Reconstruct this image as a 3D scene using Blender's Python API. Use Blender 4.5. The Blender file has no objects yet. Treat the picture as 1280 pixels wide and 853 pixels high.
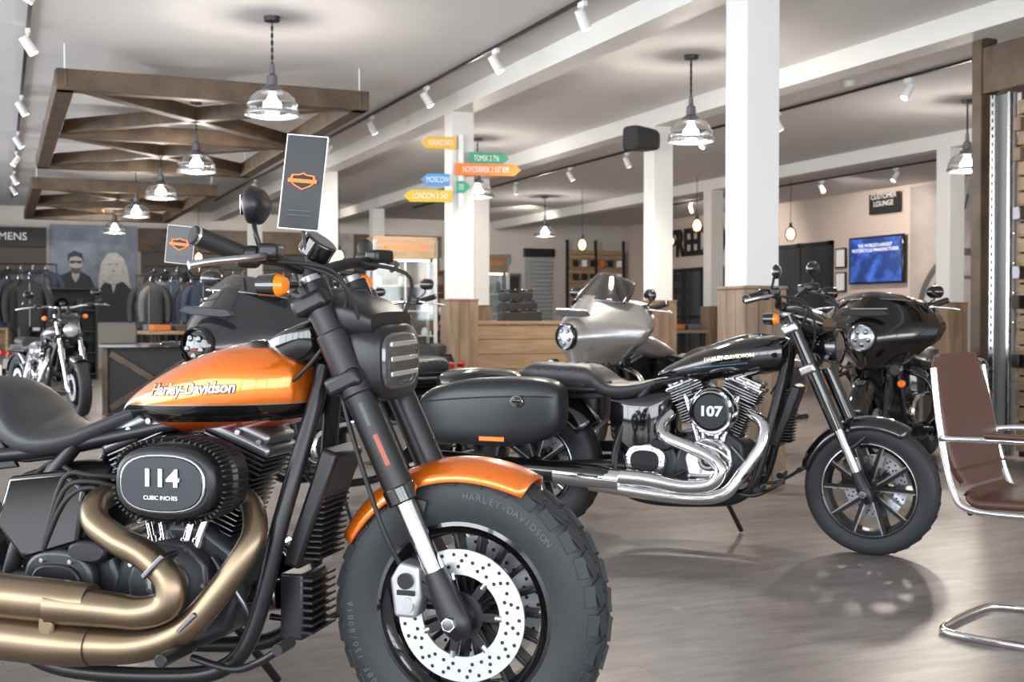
import bpy, bmesh, math, random
from mathutils import Vector, Matrix
from mathutils.bvhtree import BVHTree
random.seed(7)
sc = bpy.context.scene
sc.view_settings.view_transform = 'Standard'
pi = math.pi
TH = math.radians(23.1)
def S(r, f, z=0.0):
    return Vector((r*math.cos(TH)+f*math.sin(TH), -r*math.sin(TH)+f*math.cos(TH), z))
def RZ(deg): return math.radians(deg)-TH

# ------------------------------------------------------------ materials
MATS = {}
def mat(name, col, rough=0.5, metal=0.0, coat=0.0, emit=None, es=0.0, noise=0.0, nscale=20, bump=0.0, spec=0.5, trans=0.0):
    if name in MATS: return MATS[name]
    m = bpy.data.materials.new(name); m.use_nodes = True
    nt = m.node_tree; b = nt.nodes['Principled BSDF']
    b.inputs['Base Color'].default_value = (*col, 1)
    b.inputs['Roughness'].default_value = rough
    b.inputs['Metallic'].default_value = metal
    b.inputs['Coat Weight'].default_value = coat
    b.inputs['Coat Roughness'].default_value = 0.03
    b.inputs['Specular IOR Level'].default_value = spec
    if trans: b.inputs['Transmission Weight'].default_value = trans
    if emit:
        b.inputs['Emission Color'].default_value = (*emit, 1); b.inputs['Emission Strength'].default_value = es
    tc = nt.nodes.new('ShaderNodeTexCoord'); n = nt.nodes.new('ShaderNodeTexNoise')
    n.inputs['Scale'].default_value = nscale; n.inputs['Detail'].default_value = 4
    nt.links.new(tc.outputs['Object'], n.inputs['Vector'])
    mr = nt.nodes.new('ShaderNodeMapRange')
    mr.inputs['To Min'].default_value = max(0.0, rough*0.85); mr.inputs['To Max'].default_value = min(1, rough*1.15)
    nt.links.new(n.outputs['Fac'], mr.inputs['Value']); nt.links.new(mr.outputs['Result'], b.inputs['Roughness'])
    if noise:
        mx = nt.nodes.new('ShaderNodeMix'); mx.data_type = 'RGBA'
        mx.inputs['A'].default_value = (*[c*(1-noise) for c in col], 1)
        mx.inputs['B'].default_value = (*[min(1, c*(1+noise)) for c in col], 1)
        nt.links.new(n.outputs['Fac'], mx.inputs['Factor']); nt.links.new(mx.outputs['Result'], b.inputs['Base Color'])
    if bump:
        bp = nt.nodes.new('ShaderNodeBump'); bp.inputs['Strength'].default_value = bump; bp.inputs['Distance'].default_value = 0.01
        nt.links.new(n.outputs['Fac'], bp.inputs['Height']); nt.links.new(bp.outputs['Normal'], b.inputs['Normal'])
    MATS[name] = m
    return m

def wood(name, c1, c2, scale=(1, 1, 1), rough=0.55):
    if name in MATS: return MATS[name]
    m = mat(name, c1, rough); nt = m.node_tree; b = nt.nodes['Principled BSDF']
    tc = nt.nodes.new('ShaderNodeTexCoord'); mp = nt.nodes.new('ShaderNodeMapping'); mp.inputs['Scale'].default_value = scale
    n = nt.nodes.new('ShaderNodeTexNoise'); n.inputs['Scale'].default_value = 4; n.inputs['Detail'].default_value = 8; n.inputs['Distortion'].default_value = 0.6
    nt.links.new(tc.outputs['Object'], mp.inputs['Vector']); nt.links.new(mp.outputs['Vector'], n.inputs['Vector'])
    r = nt.nodes.new('ShaderNodeValToRGB'); r.color_ramp.elements[0].position = 0.3; r.color_ramp.elements[1].position = 0.7
    r.color_ramp.elements[0].color = (*c1, 1); r.color_ramp.elements[1].color = (*c2, 1)
    nt.links.new(n.outputs['Fac'], r.inputs['Fac']); nt.links.new(r.outputs['Color'], b.inputs['Base Color'])
    return m

def glassy(name, tint=(1, 1, 1), base=0.12, op=0.0):
    if name in MATS: return MATS[name]
    m = bpy.data.materials.new(name); m.use_nodes = True; nt = m.node_tree
    nt.nodes.clear()
    o = nt.nodes.new('ShaderNodeOutputMaterial'); t = nt.nodes.new('ShaderNodeBsdfTransparent'); g = nt.nodes.new('ShaderNodeBsdfGlossy')
    t.inputs['Color'].default_value = (*tint, 1); g.inputs['Roughness'].default_value = 0.05
    lw = nt.nodes.new('ShaderNodeLayerWeight'); lw.inputs['Blend'].default_value = 0.35
    ma = nt.nodes.new('ShaderNodeMath'); ma.operation = 'MULTIPLY_ADD'; ma.inputs[1].default_value = 0.6; ma.inputs[2].default_value = base
    nt.links.new(lw.outputs['Facing'], ma.inputs[0])
    mx = nt.nodes.new('ShaderNodeMixShader'); nt.links.new(ma.outputs[0], mx.inputs[0])
    nt.links.new(t.outputs[0], mx.inputs[1]); nt.links.new(g.outputs[0], mx.inputs[2]); nt.links.new(mx.outputs[0], o.inputs[0])
    MATS[name] = m
    return m

BLK = mat('gloss_black', (0.005, 0.005, 0.006), 0.10, 0, 1.0)
SATIN = mat('satin_black', (0.012, 0.012, 0.014), 0.34, 0.2)
MATTE = mat('matte_black', (0.012, 0.012, 0.013), 0.6)
RUB = mat('tire_rubber', (0.019, 0.021, 0.024), 0.6, noise=0.25, nscale=60, bump=0.1)
CHR = mat('chrome', (0.86, 0.86, 0.87), 0.05, 1.0)
ALU = mat('machined_aluminium', (0.55, 0.56, 0.58), 0.28, 1.0)
DALU = mat('dark_aluminium', (0.2, 0.2, 0.215), 0.35, 1.0)
STEEL = mat('brake_steel', (0.66, 0.67, 0.69), 0.35, 0.75)
BRONZE = mat('exhaust_bronze', (0.235, 0.178, 0.118), 0.33, 0.92, noise=0.18, nscale=8)
LEA = mat('seat_vinyl', (0.03, 0.031, 0.034), 0.46, bump=0.12, nscale=150)
AMB = mat('amber_lens', (0.9, 0.22, 0.01), 0.15, 0, 0.5)
REDL = mat('red_lens', (0.6, 0.01, 0.01), 0.2, 0, 0.5)
WHT = mat('white_lettering', (0.85, 0.85, 0.85), 0.4)
GREYL = mat('grey_lettering', (0.085, 0.09, 0.10), 0.6)
ENGG = mat('engine_grey_powder', (0.045, 0.048, 0.054), 0.36, 0.5)
ENGS = mat('rocker_silver', (0.20, 0.205, 0.215), 0.33, 0.85)
GLASS = glassy('lamp_glass', (0.93, 0.95, 0.97), 0.16)
SMOKE = glassy('smoked_screen', (0.35, 0.36, 0.38), 0.12)
DSMOKE = glassy('dark_smoked_screen', (0.06, 0.06, 0.07), 0.10)
CLEAR = glassy('clear_glass', (0.9, 0.93, 0.93), 0.05)
LENS = mat('headlight_lens', (0.6, 0.63, 0.66), 0.08, 0.6, 1.0)
DLENS = mat('headlight_lens_dark', (0.09, 0.094, 0.10), 0.12, 0.5, 1.0)
WPL = mat('white_metal', (0.75, 0.75, 0.75), 0.4)

def paint(name, col, metal=0.35, rough=0.25):
    return mat(name, col, rough, metal, 1.0, noise=0.08, nscale=900)

def tank_paint(name, main, dark, a, b, lo, hi):
    """two tone livery: dark swoosh between two sloping lines in bike space"""
    if name in MATS: return MATS[name]
    m = paint(name, main, 0.6, 0.26); nt = m.node_tree; bs = nt.nodes['Principled BSDF']
    tc = nt.nodes.new('ShaderNodeTexCoord'); sp = nt.nodes.new('ShaderNodeSeparateXYZ'); nt.links.new(tc.outputs['Object'], sp.inputs[0])
    mu = nt.nodes.new('ShaderNodeMath'); mu.operation = 'MULTIPLY_ADD'; mu.inputs[1].default_value = -b; mu.inputs[2].default_value = -a
    nt.links.new(sp.outputs['X'], mu.inputs[0])
    ad = nt.nodes.new('ShaderNodeMath'); ad.operation = 'ADD'; nt.links.new(mu.outputs[0], ad.inputs[0]); nt.links.new(sp.outputs['Z'], ad.inputs[1])
    mr = nt.nodes.new('ShaderNodeMapRange'); mr.inputs['From Min'].default_value = -0.2; mr.inputs['From Max'].default_value = 0.2
    nt.links.new(ad.outputs[0], mr.inputs['Value'])
    r = nt.nodes.new('ShaderNodeValToRGB'); r.color_ramp.interpolation = 'CONSTANT'
    e = r.color_ramp.elements; e[0].position = 0; e[0].color = (main[0]*.8, main[1]*.55, main[2], 1); e[1].position = (lo+0.2)/0.4; e[1].color = (*dark, 1)
    x = e.new((hi+0.2)/0.4); x.color = (.35, .30, .24, 1)
    x = e.new((hi+0.204)/0.4); x.color = (*main, 1)
    nt.links.new(mr.outputs['Result'], r.inputs['Fac'])
    nt.links.new(r.outputs['Color'], bs.inputs['Base Color'])
    return m

# ------------------------------------------------------------ mesh helpers
def link(o, parent=None):
    sc.collection.objects.link(o)
    if parent is not None: o.parent = parent
    return o
def empty(name, loc=(0, 0, 0), rz=0.0, parent=None):
    o = bpy.data.objects.new(name, None); o.empty_display_size = 0.1
    o.location = loc; o.rotation_euler = (0, 0, rz); return link(o, parent)
def mesh(name, vs, fs, m, parent=None, sm=40, bevel=0, solid=0, mi=None, bs=2):
    me = bpy.data.meshes.new(name); me.from_pydata([tuple(v) for v in vs], [], fs)
    for k in (m if isinstance(m, (list, tuple)) else [m]): me.materials.append(k)
    if mi: 
        for p, i in zip(me.polygons, mi): p.material_index = i
    bm = bmesh.new(); bm.from_mesh(me); bmesh.ops.recalc_face_normals(bm, faces=bm.faces); bm.to_mesh(me); bm.free()
    if sm:
        for p in me.polygons: p.use_smooth = True
        me.set_sharp_from_angle(angle=math.radians(sm))
    o = bpy.data.objects.new(name, me); link(o, parent)
    if solid:
        d = o.modifiers.new('solid', 'SOLIDIFY'); d.thickness = solid; d.offset = 0
    if bevel:
        d = o.modifiers.new('bevel', 'BEVEL'); d.width = bevel; d.segments = bs; d.limit_method = 'ANGLE'; d.angle_limit = math.radians(35)
    return o

def boxgeo(c, s, R=None):
    c = Vector(c); hx, hy, hz = s[0]/2, s[1]/2, s[2]/2
    v = [Vector((x, y, z)) for x in (-hx, hx) for y in (-hy, hy) for z in (-hz, hz)]
    if R is not None: v = [R @ p for p in v]
    v = [p+c for p in v]
    f = [(0, 1, 3, 2), (4, 6, 7, 5), (0, 4, 5, 1), (2, 3, 7, 6), (0, 2, 6, 4), (1, 5, 7, 3)]
    return v, f
def rot(ax, deg): return Matrix.Rotation(math.radians(deg), 3, ax)
def box(name, c, s, m, parent=None, bevel=0.004, R=None, bs=2):
    v, f = boxgeo(c, s, R); return mesh(name, v, f, m, parent, 30, bevel, bs=bs)
def boxes(name, lst, m, parent=None, bevel=0.0, sm=30):
    V = []; F = []
    for it in lst:
        v, f = boxgeo(*it); k = len(V); V += v; F += [tuple(i+k for i in q) for q in f]
    return mesh(name, V, F, m, parent, sm, bevel)
def cr(pts, k=6):
    P = [list(p) for p in pts]; out = []
    n = len(P)
    for i in range(n-1):
        p0 = P[max(i-1, 0)]; p1 = P[i]; p2 = P[i+1]; p3 = P[min(i+2, n-1)]
        for j in range(k):
            t = j/k
            out.append([0.5*((2*b)+(-a+c)*t+(2*a-5*b+4*c-d)*t*t+(-a+3*b-3*c+d)*t**3) for a, b, c, d in zip(p0, p1, p2, p3)])
    out.append(P[-1]); return out
def tubegeo(pts, r, n=12, flat=1.0):
    P = [Vector(p[:3]) for p in pts]; N = len(P)
    rs = r if isinstance(r, (list, tuple)) else [r]*N
    T = []
    for i in range(N):
        t = (P[min(i+1, N-1)]-P[max(i-1, 0)]); T.append(t.normalized() if t.length > 1e-9 else Vector((0, 0, 1)))
    u = T[0].orthogonal().normalized(); V = []; F = []
    for i in range(N):
        u = (u-T[i]*u.dot(T[i])); u = u.normalized() if u.length > 1e-6 else T[i].orthogonal().normalized()
        w = T[i].cross(u)
        for j in range(n):
            a = 2*pi*j/n; V.append(P[i]+(u*math.cos(a)+w*math.sin(a)*flat)*rs[i])
    for i in range(N-1):
        for j in range(n):
            F.append((i*n+j, i*n+(j+1) % n, (i+1)*n+(j+1) % n, (i+1)*n+j))
    F.append(tuple(range(n))[::-1]); F.append(tuple((N-1)*n+j for j in range(n)))
    return V, F
def tube(name, pts, r, m, parent=None, n=12, k=6):
    if k and len(pts) > 2:
        if isinstance(r, (list, tuple)):
            q = cr([tuple(p)+(rr,) for p, rr in zip(pts, r)], k); pts = [x[:3] for x in q]; r = [x[3] for x in q]
        else: pts = cr(pts, k)
    V, F = tubegeo(pts, r, n); return mesh(name, V, F, m, parent, 50)
def rod(name, a, b, r, m, parent=None, n=14, r2=None, bevel=0):
    V, F = tubegeo([a, b], [r, r if r2 is None else r2], n); return mesh(name, V, F, m, parent, 50, bevel)
def rods(name, lst, m, parent=None, n=10):
    V = []; F = []
    for a, b, r in lst:
        v, f = tubegeo([a, b], [r, r], n); k = len(V); V += v; F += [tuple(i+k for i in q) for q in f]
    return mesh(name, V, F, m, parent, 50)
def lathe(name, prof, m, parent=None, n=48, M=None, closed=False, sm=35, solid=0):
    V = []; F = []; L = len(prof)
    for i in range(n):
        a = 2*pi*i/n
        for r, z in prof: V.append(Vector((r*math.cos(a), r*math.sin(a), z)))
    for i in range(n):
        j = (i+1) % n
        for q in range(L if closed else L-1):
            w = (q+1) % L
            F.append((i*L+q, j*L+q, j*L+w, i*L+w))
    if M is not None: V = [M @ v for v in V]
    o = mesh(name, V, F, m, parent, sm, solid=solid)
    bm = bmesh.new(); bm.from_mesh(o.data); bmesh.ops.remove_doubles(bm, verts=bm.verts, dist=1e-5); bmesh.ops.recalc_face_normals(bm, faces=bm.faces); bm.to_mesh(o.data); bm.free()
    return o
def MY(x, y, z, s=1):   # lathe axis -> +Y (s=1) or -Y
    return Matrix.Translation((x, y, z)) @ Matrix.Rotation(-s*pi/2, 4, 'X')
def loft(name, rings, m, parent=None, sm=50, cap=True):
    n = len(rings[0]); V = [p for r in rings for p in r]; F = []
    for i in range(len(rings)-1):
        for j in range(n): F.append((i*n+j, i*n+(j+1) % n, (i+1)*n+(j+1) % n, (i+1)*n+j))
    if cap:
        F.append(tuple(range(n))[::-1]); F.append(tuple((len(rings)-1)*n+j for j in range(n)))
    return mesh(name, V, F, m, parent, sm)
def sg(x, p): return math.copysign(abs(x)**p, x)
def loft_x(name, secs, m, parent=None, k=5, n=32):
    """secs: (x, yc, zc, hy, hz_top, hz_bot, p)"""
    R = []
    for x, yc, zc, hy, ht, hb, p in cr(secs, k):
        ring = []
        for j in range(n):
            a = 2*pi*j/n; c, s = math.cos(a), math.sin(a)
            ring.append(Vector((x, yc+max(hy, .001)*sg(c, 2/p), zc+(max(ht, .001) if s > 0 else max(hb, .001))*sg(s, 2/p))))
        R.append(ring)
    return loft(name, R, m, parent)
def loft_z(name, secs, m, parent=None, k=4, n=24, M=None):
    """secs: (z, xc, yc, hx, hy, p)"""
    R = []
    for z, xc, yc, hx, hy, p in cr(secs, k):
        ring = [Vector((xc+hx*sg(math.cos(2*pi*j/n), 2/p), yc+hy*sg(math.sin(2*pi*j/n), 2/p), z)) for j in range(n)]
        if M is not None: ring = [M @ v for v in ring]
        R.append(ring)
    return loft(name, R, m, parent)
def prism(name, pts, y0, y1, m, parent=None, bevel=0.004, M=None, bs=2):
    n = len(pts); V = [Vector((x, y0, z)) for x, z in pts]+[Vector((x, y1, z)) for x, z in pts]
    F = [tuple(range(n)), tuple(range(2*n-1, n-1, -1))]+[(i, (i+1) % n, n+(i+1) % n, n+i) for i in range(n)]
    if M is not None: V = [M @ v for v in V]
    return mesh(name, V, F, m, parent, 30, bevel, bs=bs)
def stad(cx, cz, hw, hh, n=28, p=2.6):
    return [(cx+hw*sg(math.cos(2*pi*i/n), 2/p), cz+hh*sg(math.sin(2*pi*i/n), 2/p)) for i in range(n)]
def fender(name, cx, cz, R, w, a0, a1, m, parent, drop=0.05, n=26, y0=0, taper=0.0):
    V = []; F = []; K = 12
    for i in range(n+1):
        t = i/n; a = math.radians(a0+(a1-a0)*t); e = 1-taper*(2*abs(t-.5))**4
        for j in range(K+1):
            u = -1+2*j/K; r = R-drop*abs(u)**3.2*e
            V.append(Vector((cx+r*math.cos(a), y0+u*w/2*e, cz+r*math.sin(a))))
    for i in range(n):
        for j in range(K):
            q = i*(K+1)+j; F.append((q, q+1, q+K+2, q+K+1))
    return mesh(name, V, F, m, parent, 60, solid=0.006)
def text(name, s, size, m, parent, loc, R=(pi/2, 0, 0), ext=0.002, sx=1.0, bold=0.0):
    c = bpy.data.curves.new(name, 'FONT'); c.body = s; c.size = size; c.extrude = ext; c.align_x = 'CENTER'; c.align_y = 'CENTER'; c.offset = bold
    c.materials.append(m); o = bpy.data.objects.new(name, c); o.location = loc; o.rotation_euler = R; o.scale = (sx, 1, 1)
    return link(o, parent)
def decal_text(name, s, size, m, parent, target, cx, cz, ang=0, sx=1.0, bold=0.0, shear=0.0, off=.0018):
    c = bpy.data.curves.new(name+'_c', 'FONT'); c.body = s; c.size = size; c.align_x = 'CENTER'; c.align_y = 'CENTER'; c.offset = bold; c.shear = shear
    t = bpy.data.objects.new(name+'_c', c); sc.collection.objects.link(t); bpy.context.view_layer.update()
    me = bpy.data.meshes.new_from_object(t.evaluated_get(bpy.context.evaluated_depsgraph_get()))
    bpy.data.objects.remove(t)
    tm = target.data; bv = BVHTree.FromPolygons([v.co for v in tm.vertices], [tuple(p.vertices) for p in tm.polygons])
    ca, sa = math.cos(math.radians(ang)), math.sin(math.radians(ang))
    for v in me.vertices:
        x, z = v.co.x*sx, v.co.y; X = cx+x*ca-z*sa; Z = cz+x*sa+z*ca
        h = bv.ray_cast(Vector((X, -2, Z)), Vector((0, 1, 0)))
        v.co = Vector((X, (h[0].y if h[0] else 0)-off, Z))
    me.materials.clear(); me.materials.append(m)
    o = bpy.data.objects.new(name, me); return link(o, parent)

# ------------------------------------------------------------ motorcycle parts
def wheel(parent, x, R, w, rr, style, detail=1, tag='front', discs=(-1, 1)):
    h = R-rr; g = empty(tag+'_wheel', (x, 0, R), 0, parent)
    half = [(rr-.004, .40*w), (rr+.12*h, .44*w), (rr+.3*h, .49*w), (rr+.55*h, .5*w), (rr+.75*h, .475*w), (R-.10*h, .40*w), (R-.025*h, .22*w), (R-.008, 0)]
    prof = half+[(r, -y) for r, y in half[-2::-1]]
    lathe('tire', prof, RUB, g, 80, MY(0, 0, 0), sm=60)
    L = []
    if style == 'bob':
        N = 30
        for i in range(N):
            a = 2*pi*i/N
            for s in (-1, 1):
                aa = a+(pi/N if s > 0 else 0)
                for (yy, rad, sy, sl, lean, tw) in ((.41, R-.155*h, .17, .70, 55, 8), (.245, R-.040*h, .20, .80, 15, -14), (.065, R-.008, .13, .80, 3, 20)):
                    Rm = Matrix.Rotation(-aa, 3, 'Y') @ Matrix.Rotation(math.radians(s*lean), 3, 'Z') @ Matrix.Rotation(math.radians(s*tw), 3, 'X')
                    L.append(((rad*math.cos(aa), s*yy*w, rad*math.sin(aa)), (.010, sy*w, 2*pi*R/N*sl), Rm))
        boxes('tread_blocks', L, RUB, g, 0.0012)
    else:
        N = 30
        for i in range(N):
            a = 2*pi*i/N
            for s in (-1, 1):
                Rm = Matrix.Rotation(-a, 3, 'Y') @ Matrix.Rotation(math.radians(s*24), 3, 'Z') @ Matrix.Rotation(math.radians(s*18), 3, 'X')
                L.append((((R-.055*h-.004)*math.cos(a), s*.26*w, (R-.055*h-.004)*math.sin(a)), (.006, .24*w, 2*pi*R/N*.82), Rm))
        boxes('tread_blocks', L, RUB, g, 0)
    if detail > 1 and style == 'bob':
        for k, (word, a0) in enumerate((('HARLEY-DAVIDSON', 62), ('D408F 150/80B16', 200), ('DUNLOP', 320))):
            for i, ch in enumerate(word):
                if ch == ' ': continue
                a = math.radians(a0-(i-len(word)/2)*3.3); r = rr+.56*h
                o = text('sidewall_letter', ch, .022, GREYL, g, (r*math.cos(a), -.501*w, r*math.sin(a)), (pi/2, 0, 0), .0006)
                o.rotation_euler = (Matrix.Rotation(pi/2-a, 4, 'Y') @ Matrix.Rotation(pi/2, 4, 'X')).to_euler()
        for q in (.22, .82):
            lathe('sidewall_rib', [(rr+q*h-.002, -.476*w if q < .5 else -.468*w), (rr+q*h, -.489*w if q < .5 else -.474*w), (rr+q*h+.002, -.478*w if q < .5 else -.462*w)], RUB, g, 80, MY(0, 0, 0, -1))
    lip = BLK if style != 'glide' else SATIN
    lathe('rim', [(rr+.004, .41*w), (rr-.008, .42*w), (rr-.014, .36*w), (rr-.03, .28*w), (rr-.035, 0), (rr-.03, -.28*w), (rr-.014, -.36*w), (rr-.008, -.42*w), (rr+.004, -.41*w)], lip, g, 64, MY(0, 0, 0))
    if style == 'glide':
        for s in (-1, 1): lathe('rim_edge', [(rr-.008, s*.423*w), (rr-.012, s*.38*w), (rr-.014, s*.385*w), (rr-.01, s*.428*w)], ALU, g, 64, MY(0, 0, 0), closed=True)
    hub = [(.0, -.09), (.03, -.09), (.045, -.06), (.05, 0), (.045, .06), (.03, .09), (0, .09)]
    lathe('hub', hub, SATIN, g, 24, MY(0, 0, 0))
    if style == 'glide':
        V = []; F = []; Mi = []
        for i in range(5):
            for s in (-1, 1):
                a0 = 2*pi*i/5+.3+s*.14; a1 = 2*pi*i/5+.3+s*.27
                a, b = Vector((.045*math.cos(a0), 0, .045*math.sin(a0))), Vector(((rr-.016)*math.cos(a1), 0, (rr-.016)*math.sin(a1)))
                d = (b-a).normalized(); q = Vector((-d.z, 0, d.x))
                for e, wd, md in ((0, .011, 0), (s*.010, .0036, 1)):
                    k = len(V)
                    for (p, w_, y) in ((a, wd, .036), (b, wd*.8, .048)):
                        y += .0015 if md else 0
                        for yy in (-y, y):
                            V += [p+q*(e+w_)+Vector((0, yy, 0)), p+q*(e-w_)+Vector((0, yy, 0))]
                    F += [(k, k+1, k+5, k+4), (k+2, k+6, k+7, k+3), (k, k+4, k+6, k+2), (k+1, k+3, k+7, k+5), (k, k+2, k+3, k+1), (k+4, k+5, k+7, k+6)]
                    Mi += [md]*6
        mesh('spokes', V, F, [SATIN, ALU], g, 30, 0.0, mi=Mi)
    elif style == 'bob':
        L = []
        for i in range(18):
            a = 2*pi*i/18; Rm = Matrix.Rotation(-a, 3, 'Y')
            L.append((((rr*.58)*math.cos(a), 0, (rr*.58)*math.sin(a)), (rr*.86, .05, .012), Rm))
        boxes('spokes', L, SATIN, g, 0.003)
        lathe('rim_groove', [(rr-.016, -.35*w), (rr-.018, -.33*w), (rr-.020, -.35*w)], DALU, g, 64, MY(0, 0, 0, -1))
    else:
        L = []
        for i in range(9):
            a = 2*pi*i/9; Rm = Matrix.Rotation(-a, 3, 'Y')
            L.append(((rr*.55*math.cos(a), 0, rr*.55*math.sin(a)), (rr*.86, .035, .016), Rm))
        boxes('spokes', L, SATIN, g, 0.003)
    for s in discs:
        y = s*.072; D = .155 if style == 'bob' else .145
        lathe('brake_disc', [(D, y-.003), (D, y+.003), (D*.62, y+.003), (D*.62, y-.003)], STEEL, g, 64, MY(0, 0, 0), closed=True)
        L = []; nh = 30 if detail > 1 else 20
        for i in range(nh):
            a = 2*pi*i/nh
            for r in (D*.92, D*.83, D*.74):
                aa = a+(.92*D-r)*5
                p = Vector((r*math.cos(aa), 0, r*math.sin(aa)))
                if (i+int(r*1000)) % 4: L.append((p+Vector((0, y-.0036, 0)), p+Vector((0, y+.0036, 0)), .0046))
        rods('disc_holes', L, MATTE, g, 8)
        L = []
        for i in range(7):
            a = 2*pi*i/7; L.append((Vector((.085*math.cos(a), y, .085*math.sin(a))), Vector((.1*math.cos(a), y, .1*math.sin(a))), .008))
        rods('disc_buttons', L, ALU, g, 10)
        L = []
        for i in range(7):
            a = 2*pi*i/7; L.append(((.066*math.cos(a), y, .066*math.sin(a)), (.05, .008, .022), Matrix.Rotation(-a, 3, 'Y')))
        boxes('disc_carrier_arms', L, SATIN, g, .002)
        lathe('disc_carrier', [(.055, y-.004), (.055, y+.004), (.03, y+.006), (.03, y-.006)], SATIN, g, 32, MY(0, 0, 0), closed=True)
    return g

def engine(p, cx, cz, detail, cyl=SATIN, cover=ENGG, txt='114', oval=True, adz=0, rock=ENGS, cam=ENGG, fine=DALU):
    g = empty('engine', (cx, 0, cz), 0, p)
    prism('crankcase', [(-.16, -.14), (-.19, -.05), (-.15, .09), (-.05, .14), (.06, .14), (.15, .08), (.17, -.03), (.13, -.13), (.04, -.17), (-.1, -.17)], -.11, .11, cover, g, .02, bs=3)
    for s, nm in ((1, 'front'), (-1, 'rear')):
        R = Matrix.Rotation(math.radians(22.5*s), 3, 'Y'); d = R @ Vector((0, 0, 1))
        L = []; L2 = []; N = 13
        for i in range(N):
            dd = .13+i*.0135; L.append((d*dd, (.155-.0006*i, .15, .0055), R)); L2.append((d*dd, (.148, .1525, .0028), R))
        boxes(nm+'_cylinder_fins', L, [cyl], g, .002)
        if detail: boxes(nm+'_fin_edges', L2, fine, g, 0)
        rod(nm+'_cylinder', d*.08, d*.31, .06, cyl, g, 20)
        L = [(d*(.312+i*.013), (.175, .16, .007), R) for i in range(4)]
        boxes(nm+'_head_fins', L, cyl, g, .002)
        if detail: boxes(nm+'_head_fin_edges', [(d*(.312+i*.013), (.168, .1625, .003), R) for i in range(4)], fine, g, 0)
        box(nm+'_head', d*.33, (.13, .13, .07), cover, g, .01, R)
        box(nm+'_rocker_box', d*.372, (.19, .17, .03), rock, g, .012, R, 3)
        box(nm+'_rocker_cover', d*.398, (.16, .15, .03), rock, g, .013, R, 3)
        for k in (-.06, .0, .06):
            q = R @ Vector((k, -.082, .388)); rod('rocker_bolt', q, q+Vector((0, -.008, 0)), .007, ALU, g, 6)
        for k in (-.028, .022):
            b = Vector((s*.035+k*.6, -.125, .06)); t = d*.315+Vector((k+.0-s*.02, -.085, 0))
            rod('pushrod_tube', b, t, .0105, CHR, g, 12); rod('pushrod_collar', b, b+(t-b)*.18, .015, CHR, g, 12)
        rod('spark_plug_lead', d*.33+Vector((-s*.03, -.08, 0)), d*.33+Vector((-s*.05, -.12, .02)), .008, MATTE, g, 8)
    prism('cam_cover', [(-.10, -.10), (-.115, 0), (-.09, .07), (-.03, .10), (.05, .10), (.1, .05), (.11, -.03), (.07, -.1), (0, -.125)], -.155, -.11, cam, g, .012, bs=3)
    lathe('timer_cover', [(0, .022), (.042, .022), (.05, .016), (.055, 0)], ALU if detail else CHR, g, 32, MY(.0, -.155, .0, -1))
    lathe('timer_inset', [(0, .026), (.03, .026), (.033, .02)], SATIN, g, 32, MY(.0, -.155, .0, -1))
    lathe('timer_badge', [(0, .028), (.016, .028), (.018, .024)], ALU, g, 24, MY(.0, -.155, .0, -1))
    for i in range(6):
        a = i*pi/3+.3; rod('cover_bolt', (.041*math.cos(a), -.17, .041*math.sin(a)), (.041*math.cos(a), -.181, .041*math.sin(a)), .005, DALU, g, 6)
    for (x, z) in ((-.095, -.08), (-.1, .04), (-.04, .085), (.05, .085), (.095, .0), (.06, -.09), (0, -.11)):
        rod('case_bolt', (x, -.15, z), (x, -.161, z), .006, ALU, g, 6)
    prism('gearbox', [(-.44, -.12), (-.45, .05), (-.38, .12), (-.2, .1), (-.16, 0), (-.17, -.13), (-.3, -.16)], -.11, .13, cover, g, .018, bs=3)
    prism('gearbox_side_cover', stad(-.31, -.02, .10, .085), -.15, -.11, cam, g, .014, bs=3)
    prism('gearbox_rib', stad(-.31, -.02, .07, .05), -.16, -.14, SATIN, g, .006, bs=2)
    for i in range(6):
        a = i*pi/3; rod('gearbox_bolt', (-.31+.08*math.cos(a), -.148, -.02+.066*math.sin(a)), (-.31+.08*math.cos(a), -.158, -.02+.066*math.sin(a)), .006, ALU, g, 6)
    prism('starter_block', stad(-.23, .06, .055, .03), -.15, -.05, SATIN, g, .01)
    for k, z in enumerate((.17, .21, .25)):
        tube('wiring_loom', [(-.22, -.09, z-.06), (-.28, -.12, z), (-.36, -.1, z+.02), (-.44, -.08, z-.03)], .007, MATTE, g, 8, 4)
    tube('oil_line', [(-.12, -.13, -.06), (-.2, -.17, -.1), (-.3, -.17, -.12), (-.42, -.14, -.08)], .009, MATTE, g, 8, 4)
    tube('oil_line', [(.1, -.12, .06), (.16, -.14, .0), (.2, -.12, -.08), (.18, -.1, -.14)], .008, DALU, g, 8, 4)
    prism('primary_cover', stad(-.15, -.02, .36, .12), .12, .2, BLK if detail else CHR, g, .02, bs=3)
    rod('oil_filter', (.14, -.03, -.05), (.235, -.03, -.04), .038, BLK, g, 20, bevel=.006)
    rod('intake', (0, -.05, .27), (.0, -.17, .27), .035, SATIN, g)
    ax, az = .07, .26+adz
    INS = mat('inset_dark', (.035, .037, .043), .35, .6)
    if oval:
        prism('air_cleaner_base', stad(ax, az, .145, .098), -.215, -.15, SATIN, g, .01)
        L = []
        for i in range(54):
            a = 2*pi*i/54; x = ax+.142*sg(math.cos(a), 2/2.6); z = az+.095*sg(math.sin(a), 2/2.6)
            L.append(((x, -.225, z), (.008, .09, .0035), Matrix.Rotation(-a, 3, 'Y')))
        boxes('air_filter_pleats', L, MATTE, g, 0)
        prism('air_cleaner_cover', stad(ax, az, .128, .083), -.29, -.2, SATIN, g, .014, bs=3)
        prism('air_cleaner_ring', stad(ax, az, .108, .067), -.297, -.28, ALU, g, .003)
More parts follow.
